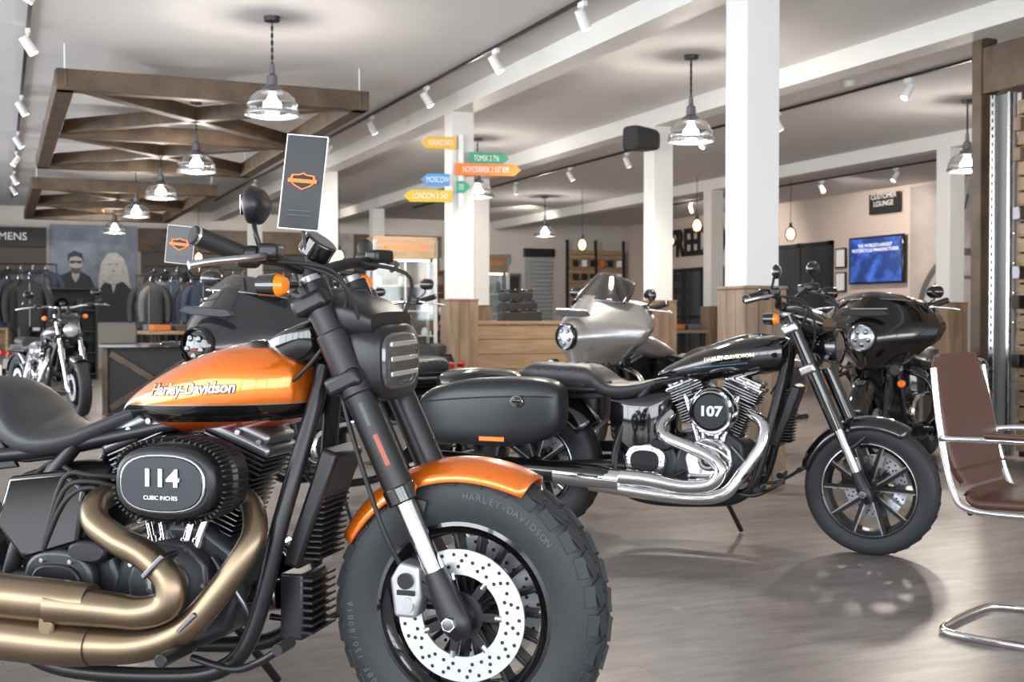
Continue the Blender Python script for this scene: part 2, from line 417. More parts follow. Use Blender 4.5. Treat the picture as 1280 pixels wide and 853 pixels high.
        prism('air_cleaner_inset', stad(ax, az, .104, .063), -.300, -.285, INS, g, .003)
        text('displacement_badge', txt, .054, ALU, g, (ax, -.302, az+.012), ext=.002, sx=1.2, bold=.0018)
        text('displacement_caption', 'CUBIC INCHES', .013, WHT, g, (ax, -.302, az-.032), ext=.001)
    else:
        ax = .03
        lathe('air_cleaner_base', [(0, 0), (.105, 0), (.112, .02), (.112, .06), (.1, .085), (0, .09)], CHR, g, 48, MY(ax, -.15, az, -1))
        lathe('air_cleaner_inset', [(0, .096), (.078, .096), (.084, .088)], INS, g, 48, MY(ax, -.15, az, -1))
        lathe('air_cleaner_ring', [(.078, .099), (.088, .099), (.092, .085)], CHR, g, 48, MY(ax, -.15, az, -1))
        text('displacement_badge', txt, .062, WHT, g, (ax, -.249, az), ext=.003, sx=1.15, bold=.002)
    return g

def batwing(p, m, trim, screen=SMOKE, lamp=True, sh=.20):
    g = empty('fairing', (0, 0, -.07), 0, p)
    W = [(0.0, .13), (.12, .2), (.28, .30), (.45, .41), (.62, .44), (.78, .40), (.92, .33), (1, .28)]
    V = []; F = []; nu, nv = 24, 18
    for i in range(nv+1):
        v = i/nv
        for k in range(len(W)-1):
            if W[k][0] <= v <= W[k+1][0]:
                t = (v-W[k][0])/(W[k+1][0]-W[k][0]); t = t*t*(3-2*t)*.5+t*.5; w = W[k][1]*(1-t)+W[k+1][1]*t; break
        for j in range(nu+1):
            u = -1+2*j/nu
            bul = .09*math.exp(-((v-.45)/.35)**2)*math.exp(-(u/.5)**2)
            x = .02+bul-.30*abs(u)**2.0-.20*max(0, v-.35)**1.2-.06*abs(v-.4)
            V.append(Vector((x, u*w, .80+.50*v-.05*abs(u)**2*v)))
    for i in range(nv):
        for j in range(nu):
            q = i*(nu+1)+j; F.append((q, q+1, q+nu+2, q+nu+1))
    mesh('fairing_shell', V, F, m, g, 60, solid=.02)
    if not lamp:
        for vv in (6, 7):
            tube('pinstripe', [V[vv*(nu+1)+j]+Vector((.012, 0, 0)) for j in range(0, nu+1, 2)], .0035, mat('pinstripe_red', (.4, .05, .02), .3), g, 6, 2)
    loft_x('inner_cowl', [(-.36, 0, 1.08, .2, .1, .14, 3), (-.25, 0, 1.08, .27, .12, .16, 3), (-.12, 0, 1.07, .24, .1, .18, 3), (-.06, 0, 1.05, .12, .05, .1, 2.5)], MATTE, g, 4)
    prism('vent_slot', [(-.17, .0), (-.13, .028), (.13, .028), (.17, .0), (.1, -.012), (-.1, -.012)], -.015, .015, MATTE, g, .004, Matrix.Translation((.035, 0, 1.165)) @ Matrix.Rotation(pi/2, 4, 'Z'))
    if lamp: prism('vent_trim', [(-.16, .034), (.16, .034), (.15, .042), (-.15, .042)], -.012, .012, trim, g, .002, Matrix.Translation((.033, 0, 1.165)) @ Matrix.Rotation(pi/2, 4, 'Z'))
    MX = Matrix.Translation((.07, 0, 1.01)) @ Matrix.Rotation(pi/2, 4, 'Y')
    lathe('headlight_bezel', [(.082, -.02), (.096, .0), (.096, .03), (.086, .045), (.08, .03)], BLK, g, 40, MX)
    lathe('headlight_lens', [(0, .045), (.05, .04), (.08, .025), (.082, .0)], LENS if lamp else BLK, g, 40, MX)
    for k in range(5): lathe('headlight_element', [(0, .052), (.014, .05), (.018, .04)], mat('projector', (.1, .11, .13), .1, .8) if lamp else BLK, g, 16, MX @ Matrix.Translation((.045*math.cos(k*1.257), .045*math.sin(k*1.257), -.004)))
    V = []; F = []; nu, nv = 16, 8
    for i in range(nv+1):
        v = i/nv
        for j in range(nu+1):
            u = -1+2*j/nu; w = .27*(1-.25*v**2)
            V.append(Vector((-.10-.13*abs(u)**2-.17*v*sh/.2, u*w, 1.27-.02*abs(u)**2+sh*v*(1-.25*u*u))))
    for i in range(nv):
        for j in range(nu):
            q = i*(nu+1)+j; F.append((q, q+1, q+nu+2, q+nu+1))
    mesh('windscreen', V, F, screen, g, 60, solid=.004)
    if lamp:
        for s in (-1, 1):
            rod('turn_signal_stem', (-.02, s*.09, .82), (-.0, s*.2, .80), .01, trim, g)
            rod('passing_lamp', (-.02, s*.2, .80), (.03, s*.2, .80), .042, BLK, g, 24, bevel=.008)
            rod('passing_lamp_lens', (.03, s*.2, .80), (.036, s*.2, .80), .034, DLENS, g, 24)
            rod('turn_signal_lens', (.0, s*.24, .71), (.04, s*.24, .71), .024, AMB, g, 16, bevel=.006)
    return g

def motorcycle(name, loc, rz, kind, body, steer=0, wb=1.62, txt='107', detail=1, engm=SATIN, exh=CHR, fend=None, chrome=CHR, scale=1.0, lamp=True, sh=.2, screen=SMOKE):
    root0 = empty(name, loc, rz); root0.scale = (scale,)*3; fend = fend or body
    bob = kind == 'bob'
    root = empty('chassis', (-.002, 0, -.060), 0, root0) if bob else root0
    fR = {'bob': .33, 'glide': .30}.get(kind, .325); fw = {'bob': .155, 'glide': .122}.get(kind, .13)
    A = Vector((0, 0, fR)); T = Vector((-.36, 0, 1.14)) if not bob else Vector((-.36, 0, 1.115)); u = (T-A).normalized()
    fr = empty('front_end', (0, 0, 0), 0, root0)
    fr.matrix_local = Matrix.Translation(A) @ Matrix.Rotation(math.radians(steer), 4, u) @ Matrix.Translation(-A)
    fr2 = empty('handlebar_assembly', (-.008, 0, -.050), 0, fr) if bob else fr
    st = {'bob': 'bob', 'glide': 'glide', 'bagger': 'cast', 'cruiser': 'cast'}[kind]
    wheel(fr, 0, fR, fw, {'bob': .215, 'glide': .220}.get(kind, .235), st, detail, 'front', (-1, 1) if kind != 'glide' else (1,))
    wheel(root0, -wb, .335, .17, .215, 'rear' if kind != 'glide' else 'glide', 1, 'rear', (-1,) if kind != 'glide' else (1,))
    q = u.cross(Vector((0, 1, 0)))
    if q.x < 0: q = -q
    Rk = Matrix((q, Vector((0, 1, 0)), u)).transposed()
    for s in (-1, 1):
        o = Vector((0, s*.108, 0))
        if bob:
            rod('fork_lower_tube', A+o+u*.02, A+o+u*.5, .0235, CHR, fr, 24)
            rod('fork_upper_tube', A+o+u*.31, A+o+u*.845, .036, SATIN, fr, 24)
            rod('fork_upper_flare', A+o+u*.56, A+o+u*.72, .041, SATIN, fr, 24, bevel=.004)
            rod('fork_collar', A+o+u*.29, A+o+u*.33, .040, BLK, fr, 24, bevel=.004)
            rod('fork_cap', A+o+u*.845, A+o+u*.862, .024, ALU, fr, 8)
            tube('fork_foot', [A+o-u*.045, A+o-u*.01, A+o+u*.06, A+o+u*.12], [.022, .036, .032, .026], SATIN, fr, 20)
            if s == -1:
                box('fork_reflector', A+o+u*.42+q*.010+Vector((0, -.032, 0)), (.018, .006, .08), mat('reflector_red', (.35, .09, .06), .3), fr, .003, Rk)
                box('fork_decal', A+o+u*.51+q*.010+Vector((0, -.0325, 0)), (.012, .006, .06), GREYL, fr, .002, Rk)
        else:
            low = BLK if kind != 'cruiser' else CHR
            rod('fork_upper_tube', A+o+u*.3, A+o+u*.86, .022 if kind != 'bagger' else .03, BLK if kind != 'cruiser' else CHR, fr, 20)
            if kind == 'glide':
                rod('fork_lower_tube', A+o+u*.02, A+o+u*.5, .021, CHR, fr, 20); rod('fork_outer', A+o+u*.3, A+o+u*.82, .032, BLK, fr, 20)
                tube('fork_slider', [A+o-u*.05, A+o-u*.0, A+o+u*.07, A+o+u*.10], [.02, .032, .027, .024], SATIN, fr, 20)
            else:
                tube('fork_slider', [A+o-u*.05, A+o-u*.0, A+o+u*.1, A+o+u*.42], [.02, .032, .027, .03], low, fr, 20)
                rod('fork_collar', A+o+u*.42, A+o+u*.45, .034, chrome, fr, 20)
        rod('axle_nut', A+o+Vector((0, s*.03, 0)), A+o+Vector((0, s*.047, 0)), .017, CHR, fr, 6)
        lathe('axle_cap', [(0, .052), (.012, .05), (.014, .03)], DALU, fr, 16, MY(0, s*.108, fR, s))
    for sdist in (.60, .80):
        box('triple_clamp', A+u*sdist-q*.01, (.09 if bob else .075, .305, .045), SATIN if kind != 'glide' else ALU, fr, .012, Rk, 3)
    rod('axle', A-Vector((0, .12, 0)), A+Vector((0, .12, 0)), .012, DALU, fr)
    for s in ((-1, 1) if bob else (1,)):
        ca = Vector((-.115, s*.085, fR+.055))
        prism('brake_caliper', [(-.035, -.06), (-.045, .03), (-.02, .07), (.03, .06), (.035, -.01), (.02, -.06)], ca.y-.03, ca.y+.03, mat('caliper_silver', (.5, .5, .52), .35, .7) if bob else SATIN, fr, .009, Matrix.Translation((ca.x, 0, ca.z)), bs=3)
        for dz in (-.028, .028):
            rod('caliper_piston_cap', (ca.x-.003, ca.y+s*.03, ca.z+dz), (ca.x-.003, ca.y+s*.038, ca.z+dz), .019, SATIN if dz > 0 else ALU, fr, 20)
        box('caliper_bridge', (ca.x-.003, ca.y+s*.032, ca.z), (.045, .006, .012), SATIN, fr, .002)
        box('caliper_bracket', A+Vector((-.055, s*.1, .05)), (.10, .012, .03), SATIN, fr, .004, rot('Y', 28))
        tube('brake_hose', [ca+Vector((-.02, s*.02, .06)), ca+Vector((-.06, s*.04, .16)), A+u*.5+Vector((-.06, s*.1, 0)), A+u*.72+Vector((-.03, s*.06, 0))], .006, MATTE, fr, 8)
    if bob:
        fender('front_fender', 0, fR, fR+.026, .165, 62, 152, fend, fr, .045, taper=.12)
        for s in (-1, 1):
            prism('fender_bracket', [(-.085, .17), (-.075, .215), (-.12, .225), (-.155, .19), (-.13, .17)], s*.086-.003, s*.086+.003, SATIN, fr, .002, Matrix.Translation((0, 0, fR+.05)))
    else:
        a0, a1 = (58, 165) if kind != 'bagger' else (22, 172)
        fender('front_fender', 0, fR, fR+.028, fw+.03, a0, a1, fend, fr, .05 if kind != 'bagger' else .10, taper=.1)
        for s in (-1, 1): tube('fender_strut', [(0, s*.09, fR+.25), (-.06, s*.1, fR+.2), (-.1, s*.1, fR+.22)], .012, SATIN, fr, 8)
    hb = [(-.40, 0, 1.185), (-.40, .08, 1.185), (-.385, .17, 1.20), (-.375, .26, 1.205), (-.405, .32, 1.215), (-.46, .42, 1.255)]
    if kind == 'bagger': hb = [(x-.04, y, z-.06) for x, y, z in hb]
    if kind == 'glide': hb = [(-.40, 0, 1.13), (-.40, .08, 1.13), (-.37, .16, 1.17), (-.37, .25, 1.19), (-.40, .30, 1.19), (-.44, .39, 1.175)]
    full = [(x, -y, z) for x, y, z in hb[:0:-1]]+hb
    tube('handlebar', full, .0145, SATIN if kind != 'cruiser' else CHR, fr2, 12, 5)
    for s in (-1, 1):
        h = [Vector((x, y*s, z)) for x, y, z in hb]
        rod('grip', h[4], h[5], .021, MATTE, fr2, 16, bevel=.004)
        lathe('bar_end', [(0, .0), (.02, .002), (.022, .012)], chrome, fr2, 16, Matrix.Translation(h[5]) @ (h[4]-h[5]).to_track_quat('Z', 'Y').to_matrix().to_4x4())
        c = h[4]-(h[5]-h[4])*.18
        box('switch_housing', c, (.055, .05, .05), SATIN, fr2, .014, rot('Z', -s*30), 3)
        box('master_cylinder', c+Vector((.045, -s*.02, .012)), (.045, .075, .035), SATIN, fr2, .01, rot('Z', -s*15), 3)
        tube('lever', [c+Vector((.05, s*.02, 0)), c+Vector((.05, s*.08, -.004)), c+Vector((.01, s*.16, -.012)), c+Vector((-.02, s*.2, -.02))], [.009, .008, .007, .009], CHR if not bob else ALU, fr2, 8)
        mo = Vector((.0, -s*.03, .115)) if bob else (Vector((.05, -s*.02, .10)) if kind == 'glide' else Vector((0, s*.06, .135)))
        if kind == 'bagger': mo = Vector((.06, s*.06, .10))
        mp = c+mo
        if not (bob and s == 1):
            tube('mirror_stalk', [c+Vector((.03, 0, .02)), c+mo*.5+Vector((.02, s*.02, 0)), c+mo*.85], .006, SATIN, fr2, 8)
            MM = Matrix.Translation(mp) @ Matrix.Rotation(math.radians(s*-12), 4, 'Z') @ Matrix.Scale(.9 if kind != 'glide' else .7, 4)
            loft_z('mirror_housing', [(-.046, 0, 0, .003, .02, 2.2), (-.044, 0, 0, .013, .04, 2.4), (-.025, .004, 0, .022, .06, 2.6), (.0, .006, 0, .027, .066, 2.8), (.028, .004, 0, .022, .058, 2.6), (.044, 0, 0, .012, .036, 2.4), (.047, 0, 0, .003, .02, 2.2)], BLK if not bob else SATIN, fr2, 4, 24, MM)
            box('mirror_glass', MM @ Vector((-.02, 0, 0)), (.004, .09, .05), CHR, fr2, .002, MM.to_3x3())
        rod('bar_riser', Vector((-.375, s*.045, 1.10)), Vector((-.40, s*.045, h[0].z+.01)), .019, SATIN, fr2, 16)
        if kind != 'bagger':
            ts = Vector((-.38, s*.22, 1.145 if bob else 1.08))
            rod('turn_signal_stem', ts+Vector((0, -s*.1, .0)), ts, .008, SATIN, fr2, 8)
            rod('turn_signal_body', ts+Vector((-.035, 0, 0)), ts+Vector((.012, 0, 0)), .024, BLK, fr2, 20, r2=.028)
            lathe('turn_signal_lens', [(0, .022), (.018, .018), (.026, .004), (.027, 0)], AMB, fr2, 20, Matrix.Translation(ts+Vector((.012, 0, 0))) @ Matrix.Rotation(pi/2, 4, 'Y'))
    dz = hb[3][2]-1.245
    tube('clutch_cable', [(-.36, .2, 1.24+dz), (-.2, .14, 1.2+dz), (-.22, .07, 1.02), (-.36, .05, .9), (-.5, .1, .7)], .005, MATTE, fr2, 8)
    tube('brake_line', [(-.36, -.2, 1.24+dz), (-.24, -.16, 1.19+dz), (-.22, -.1, 1.02), (-.26, -.07, .88)], .005, MATTE, fr2, 8)
    tube('throttle_cable', [(-.38, -.24, 1.24+dz), (-.27, -.16, 1.22+dz), (-.25, -.12, 1.1), (-.36, -.11, .95), (-.55, -.1, .82)], .005, MATTE, fr2, 8)
    if bob:
        loft_x('headlight_housing', [(-.31, 0, .98, .05, .05, .05, 3), (-.29, 0, .98, .10, .085, .085, 3.5), (-.23, 0, .975, .122, .088, .10, 3.6), (-.18, 0, .97, .122, .082, .10, 3.6), (-.168, 0, .97, .114, .074, .09, 3.6)], SATIN, fr2, 4)
        loft_x('headlight_lens', [(-.171, 0, .97, .106, .064, .076, 3.6), (-.161, 0, .97, .098, .054, .066, 3.4), (-.157, 0, .97, .07, .03, .04, 3)], DLENS, fr2, 4)
        for z in (.935, .97, 1.005): box('headlight_led_bar', (-.158, 0, z), (.006, .15, .012), LENS, fr2, .002)
        loft_x('headlight_cowl', [(-.38, 0, 1.06, .06, .03, .03, 3), (-.34, 0, 1.09, .10, .045, .08, 3), (-.25, 0, 1.08, .125, .035, .08, 3), (-.19, 0, 1.06, .115, .02, .05, 3)], SATIN, fr2, 4)
        rod('speedometer', (-.40, 0, 1.215), (-.37, 0, 1.255), .042, BLK, fr2, 28, bevel=.006)
    elif kind != 'bagger':
        MX = Matrix.Translation((-.155, 0, .94)) @ Matrix.Rotation(pi/2, 4, 'Y') @ Matrix.Scale(.85, 4)
        lathe('headlight_shell', [(0, -.11), (.05, -.10), (.085, -.06), (.095, 0), (.098, .02), (.088, .025)], BLK if kind == 'glide' else CHR, fr, 36, MX)
        lathe('headlight_lens', [(0, .034), (.05, .03), (.085, .016), (.09, .0)], DLENS if kind == 'glide' else LENS, fr, 36, MX)
        loft_x('nacelle', [(-.40, 0, 1.09, .06, .03, .05, 3), (-.33, 0, 1.09, .11, .04, .08, 3), (-.24, 0, 1.07, .11, .03, .09, 3), (-.19, 0, 1.05, .09, .02, .05, 3)], BLK, fr, 4)
    else:
        batwing(fr, body, chrome, lamp=lamp, sh=sh, screen=screen)
        for s in (-1, 1): rod('fork_cover', A+Vector((0, s*.108, 0))+u*.38, A+Vector((0, s*.108, 0))+u*.62, .043, BLK, fr, 20)
        if lamp:
            for s in (-1, 1):
                tube('engine_guard', [(-.38, s*.1, .72), (-.36, s*.3, .66), (-.37, s*.36, .5), (-.40, s*.3, .36), (-.45, s*.12, .32)], .017, BLK if body is not MATS.get('silver_paint') else CHR, root, 12)
    for s in (-1, 1):
        tube('frame_downtube', [(-.36, s*.03, .96), (-.38, s*.06, .84), (-.43, s*.12, .6), (-.49, s*.14, .35), (-.56, s*.145, .25), (-.7, s*.145, .215), (-1.0, s*.145, .21), (-1.14, s*.14, .27), (-1.17, s*.13, .42), (-1.1, s*.12, .62), (-1.0, s*.1, .76)], .021, SATIN, root, 14)
        tube('swingarm', [(-1.12, s*.12, .36), (-1.3, s*.13, .36), (-wb, s*.13, .335)], [.03, .026, .022], SATIN, root0, 12)
        tube('frame_rear_rail', [(-.45, s*.05, .88), (-.9, s*.08, .78), (-1.2, s*.13, .73), (-1.6, s*.13, .72)], .018, SATIN, root, 10)
        rod('rear_axle_nut', (-wb, s*.13, .335), (-wb, s*.165, .335), .02, CHR, root0, 6)
        rod('footpeg', (-.62 if bob else -.45, s*.2, .31), (-.62 if bob else -.45, s*.34, .31), .016, SATIN, root, 12, bevel=.003)
    tube('steering_head', [(-.28, 0, .90), (-.36, 0, 1.09)], .035, SATIN, root, 20, 0)
    box('radiator', (-.375, 0, .62), (.045, .17, .30), SATIN, root, .01, rot('Y', 20))
    boxes('radiator_fins', [((-.35-.10*(.76-z), 0, z), (.045, .15, .004), None) for z in [.5+.014*i for i in range(18)]], MATTE, root)
    if bob:
        loft_x('oil_tank', [(-.93, 0, .60, .07, .11, .13, 4), (-.99, 0, .58, .12, .13, .17, 4), (-1.1, 0, .57, .125, .13, .17, 4), (-1.18, 0, .58, .10, .10, .10, 4)], SATIN, root, 4)
        prism('side_cover', [(-.96, .52), (-.94, .66), (-1.0, .70), (-1.16, .68), (-1.2, .56), (-1.12, .47)], -.15, -.125, BLK, root, .012, bs=3)
        for k in range(3): tube('battery_cable', [(-.86, -.1, .62+.03*k), (-.93, -.14, .66+.015*k), (-1.0, -.15, .62+.03*k), (-1.06, -.15, .50)], .007, MATTE, root, 8, 4)
        prism('regulator_fins_body', [(-.40, .30), (-.40, .46), (-.46, .46), (-.46, .30)], -.07, .07, SATIN, root, .006)
        boxes('regulator_fins', [((-.39, 0, .32+.018*i), (.03, .14, .006), None) for i in range(8)], SATIN, root)
    else:
        loft_x('rear_frame_cover', [(-.90, 0, .60, .08, .14, .16, 4), (-.98, 0, .58, .145, .15, .2, 4), (-1.1, 0, .57, .15, .15, .2, 4), (-1.2, 0, .6, .12, .12, .12, 4)], BLK, root, 4)
    prism('belt_guard', [(-1.1, .40), (-1.1, .46), (-1.55, .44), (-1.55, .39)], .14, .16, SATIN, root)
    gl = kind == 'glide'
    engine(root, -.71, .44 if not gl else .415, detail > 1, engm, ENGG if kind != 'cruiser' else ALU, txt, bob or kind == 'bagger', -.03 if gl else 0,
           CHR if gl else ENGS, CHR if gl or kind in ('bagger', 'cruiser') else ENGG, ALU if gl else DALU)
    for s in (-1, 1):
        tube('brake_pedal' if s < 0 else 'shift_pedal', [(-.62, s*.2, .28), (-.5, s*.23, .27), (-.42, s*.25, .30), (-.36, s*.25, .34)], .009, SATIN, root, 8)
        rod('pedal_pad', (-.36, s*.22, .34), (-.36, s*.29, .34), .013, MATTE, root)
    rod('side_stand', (-.72, .16, .22), (-.66, .32, .012), .012, SATIN, root0)
    if bob:
        dx = -.045
        secs = [(-.345, 0, .925, .03, .02, .03, 2.2), (-.355, 0, .925, .085, .06, .07, 2.4), (-.39, 0, .92, .122, .088, .09, 2.4), (-.46, 0, .915, .145, .105, .10, 2.4), (-.56, 0, .905, .150, .11, .10, 2.4), (-.68, 0, .885, .128, .092, .088, 2.3), (-.78, 0, .868, .09, .06, .06, 2.2), (-.85, 0, .852, .045, .03, .03, 2.1), (-.875, 0, .845, .012, .01, .01, 2)]
        secs = [(s_[0]+dx, s_[1], s_[2]-.008)+s_[3:] for s_ in secs]
    else:
        secs = [(-.36, 0, .93, .03, .02, .03, 2.2), (-.37, 0, .93, .09, .06, .07, 2.4), (-.42, 0, .925, .13, .08, .09, 2.4), (-.52, 0, .915, .155, .088, .10, 2.5), (-.65, 0, .895, .155, .08, .10, 2.5), (-.8, 0, .86, .125, .062, .078, 2.4), (-.92, 0, .83, .08, .038, .045, 2.2), (-.99, 0, .81, .03, .015, .02, 2.1)]
        secs = [(s_[0], s_[1], s_[2]-.015)+s_[3:] for s_ in secs]
    tk = loft_x('fuel_tank', secs, body, root, 6, 40)
    lathe('fuel_cap', [(0, .018), (.03, .016), (.036, .008), (.038, -.01)], chrome if not bob else SATIN, root, 28, Matrix.Translation((-.52, -.03, 1.004 if bob else .978)))
    if kind in ('bob', 'glide'):
        loft_x('tank_console', [(-.44, 0, .995, .025, .012, .01, 3), (-.52, 0, 1.002, .04, .016, .02, 3), (-.64, 0, .985, .038, .014, .02, 3), (-.76, 0, .945, .02, .01, .02, 3)] if bob else [(-.44, 0, .978, .025, .012, .01, 3), (-.52, 0, .988, .04, .014, .02, 3), (-.64, 0, .965, .038, .012, .02, 3), (-.76, 0, .925, .02, .01, .02, 3)], SATIN, root, 4)
    if bob:
        decal_text('tank_script_outline', 'Harley-Davidson', .037, mat('badge_dark', (.03, .02, .015), .3, .3), root, tk, -.66, .905, 3, 1.0, .0032, .25, .0012)
        decal_text('tank_script', 'Harley-Davidson', .037, mat('badge_gold', (.70, .60, .44), .25, .8), root, tk, -.66, .905, 3, 1.0, .0006, .25, .0024)
        loft_x('instrument_pod', [(-.33, 0, 1.03, .04, .02, .04, 3), (-.37, 0, 1.04, .09, .035, .08, 3), (-.44, 0, 1.03, .1, .02, .08, 3), (-.50, 0, 1.01, .06, .01, .05, 3)], BLK, root, 4)
    elif gl:
        decal_text('tank_script', 'HARLEY-DAVIDSON', .024, mat('badge_gold', (.70, .60, .44), .25, .8), root, tk, -.62, .89, 6, 1.1, .0006)
        decal_text('tank_band', '____________', .05, mat('band_blue', (.08, .2, .35), .2, .3), root, tk, -.66, .872, 6, .85, .001)  # thin blue band laid along the side of the tank
    if bob:
        loft_x('seat', [(-.83, 0, .850, .035, .01, .02, 2.5), (-.875, 0, .835, .07, .016, .03, 2.6), (-.94, 0, .805, .11, .02, .035, 2.7), (-1.0, 0, .78, .135, .022, .04, 2.8), (-1.08, 0, .765, .155, .028, .04, 3), (-1.15, 0, .78, .155, .04, .05, 3), (-1.21, 0, .82, .145, .07, .07, 3), (-1.28, 0, .84, .13, .08, .08, 3), (-1.4, 0, .85, .12, .065, .06, 3), (-1.54, 0, .85, .1, .04, .04, 2.8), (-1.58, 0, .85, .05, .01, .01, 2.5)], LEA, root, 5)
    else:
        loft_x('seat', [(-.93, 0, .785, .07, .012, .03, 2.5), (-1.0, 0, .76, .12, .02, .04, 2.7), (-1.1, 0, .735, .16, .028, .05, 3), (-1.2, 0, .73, .165, .035, .05, 3), (-1.27, 0, .755, .155, .06, .06, 3), (-1.33, 0, .775, .13, .07, .06, 3), (-1.45, 0, .79, .12, .06, .06, 3), (-1.62, 0, .80, .11, .05, .05, 3), (-1.7, 0, .80, .06, .015, .02, 2.5)], LEA, root, 5)
        for i in range(5): tube('seat_seam', [(-1.36-.055*i, -.12, .82), (-1.36-.055*i, 0, .852), (-1.36-.055*i, .12, .82)], .004, MATTE, root, 6)
    fender('rear_fender', -wb, .335, .395, .21, 35 if not bob else 62, 168, BLK if bob else fend, root0, .10 if not bob else .05)
    for s in (-1, 1):
        prism('fender_strut_cover', [(-1.15, .70), (-1.2, .77), (-1.7, .76), (-1.8, .68), (-1.7, .69), (-1.3, .68)], s*.118-.008, s*.118+.008, SATIN, root)
        rod('rear_turn_signal', (-wb-.27, s*.12, .66), (-wb-.27, s*.18, .66), .025, REDL, root, 16, bevel=.005)
    box('tail_lamp', (-wb-.36, 0, .64), (.03, .12, .05), REDL, root, .01)
    box('licence_plate', (-wb-.41, 0, .52), (.004, .19, .12), WPL, root, .002, rot('Y', 15))
    if bob:
        tube('exhaust_front_header', [(-.56, -.09, .655), (-.50, -.13, .625), (-.475, -.17, .575), (-.49, -.20, .52), (-.55, -.225, .43), (-.62, -.24, .355), (-.72, -.25, .315), (-.85, -.25, .305), (-.95, -.25, .305)], [.026, .028, .03, .031, .032, .034, .038, .046, .05], exh, root, 20)
        tube('exhaust_rear_header', [(-.90, -.10, .64), (-.895, -.17, .625), (-.865, -.215, .59), (-.79, -.24, .555), (-.71, -.25, .525), (-.645, -.26, .475), (-.645, -.265, .42), (-.71, -.265, .395), (-.8, -.26, .395), (-.95, -.26, .40)], [.03, .031, .033, .034, .035, .036, .036, .038, .042, .05], exh, root, 20)
        for z, x1 in ((.405, -1.75), (.305, -1.82)):
            tube('muffler', [(-.85, -.255, z), (-.95, -.255, z), (-1.2, -.26, z+.01), (x1, -.27, z+.04), (x1-.02, -.27, z+.04)], [.046, .052, .054, .054, .05], exh, root, 24)
        box('muffler_link', (-.95, -.285, .355), (.04, .02, .09), exh, root, .008)
        for (x, y, z) in ((-.665, -.262, .51), (-.60, -.236, .375)):
            box('exhaust_clamp', (x, y, z), (.012, .075, .075), DALU, root, .003, rot('Y', 45))
    elif gl:
        tube('exhaust_rear_header', [(-.90, -.11, .62), (-.93, -.17, .57), (-.9, -.22, .52), (-.78, -.25, .48), (-.68, -.265, .44), (-.63, -.27, .385), (-.67, -.27, .32), (-.8, -.27, .30), (-1.0, -.27, .325), (-1.25, -.27, .33)], [.026, .026, .027, .028, .029, .03, .031, .033, .036, .04], exh, root, 20)
        tube('exhaust_front_header', [(-.53, -.10, .63), (-.46, -.15, .59), (-.46, -.19, .5), (-.53, -.22, .38), (-.62, -.24, .27), (-.78, -.25, .245), (-1.0, -.26, .26), (-1.25, -.27, .29)], [.026, .026, .027, .027, .028, .029, .03, .035], exh, root, 20)
        tube('muffler', [(-1.15, -.275, .325), (-1.25, -.275, .33), (-1.6, -.28, .345), (-2.08, -.29, .37), (-2.1, -.29, .37)], [.045, .052, .052, .05, .04], BLK, root, 24)
        tube('muffler_sleeve', [(-1.1, -.272, .315), (-1.3, -.274, .325), (-1.42, -.276, .335)], [.05, .055, .054], exh, root, 24)
    else:
        tube('exhaust_header', [(-.53, -.10, .66), (-.46, -.15, .62), (-.46, -.19, .52), (-.55, -.22, .34), (-.7, -.24, .25), (-1.0, -.26, .25), (-1.3, -.28, .27)], .028, exh, root, 16)
        tube('exhaust_rear_header', [(-.90, -.10, .66), (-.93, -.17, .60), (-.9, -.21, .5), (-.95, -.23, .35), (-1.1, -.26, .27)], .028, exh, root, 16)
        for s in (-1, 1):
            tube('muffler', [(-1.1, s*.28, .26), (-1.3, s*.28, .27), (-2.1, s*.28, .28), (-2.15, s*.28, .28)], [.035, .048, .052, .045], exh, root, 20)
    if kind in ('glide', 'bagger'):
        bm_ = mat('bag_satin_grey', (.028, .03, .034), .33, .3) if gl else body
        for s in (-1, 1):
            yc = s*.32; bz = -.02 if (gl and s > 0) else 0
            loft_x('saddlebag', [(x, yc+yo*s, z+bz, a, b, c, e) for x, yo, z, a, b, c, e in ((-1.36, 0, .66, .05, .05, .06, 3), (-1.38, 0, .655, .085, .10, .11, 3.6), (-1.46, 0, .64, .11, .145, .15, 4), (-1.62, .01, .625, .12, .165, .165, 4.2), (-1.85, .01, .615, .12, .16, .155, 4.2), (-2.02, 0, .60, .10, .135, .135, 4), (-2.10, 0, .59, .06, .09, .10, 3.4), (-2.12, 0, .59, .03, .05, .06, 3))], bm_, root, 5, 40)
            tube('bag_lid_seam', [(-1.385, yc+s*.085, .70), (-1.47, yc+s*.115, .705), (-1.65, yc+s*.133, .70), (-1.88, yc+s*.132, .685), (-2.05, yc+s*.095, .665)], .0035, MATTE, root, 6)
            box('bag_reflector', (-1.68, yc+s*.13, .50), (.13, .006, .022), AMB, root, .003)
            if gl and s < 0:
                prism('bag_badge', [(-.035, .0), (-.02, .022), (0, .03), (.02, .022), (.035, 0), (.02, -.022), (0, -.03), (-.02, -.022)], yc-.139, yc-.13, CHR, root, .002, Matrix.Translation((-1.55, 0, .68)))
                prism('bag_badge_inset', [(-.022, -.004), (-.022, .006), (.022, .006), (.022, -.004)], yc-.141, yc-.135, BLK, root, .001, Matrix.Translation((-1.55, 0, .68)))
    return root

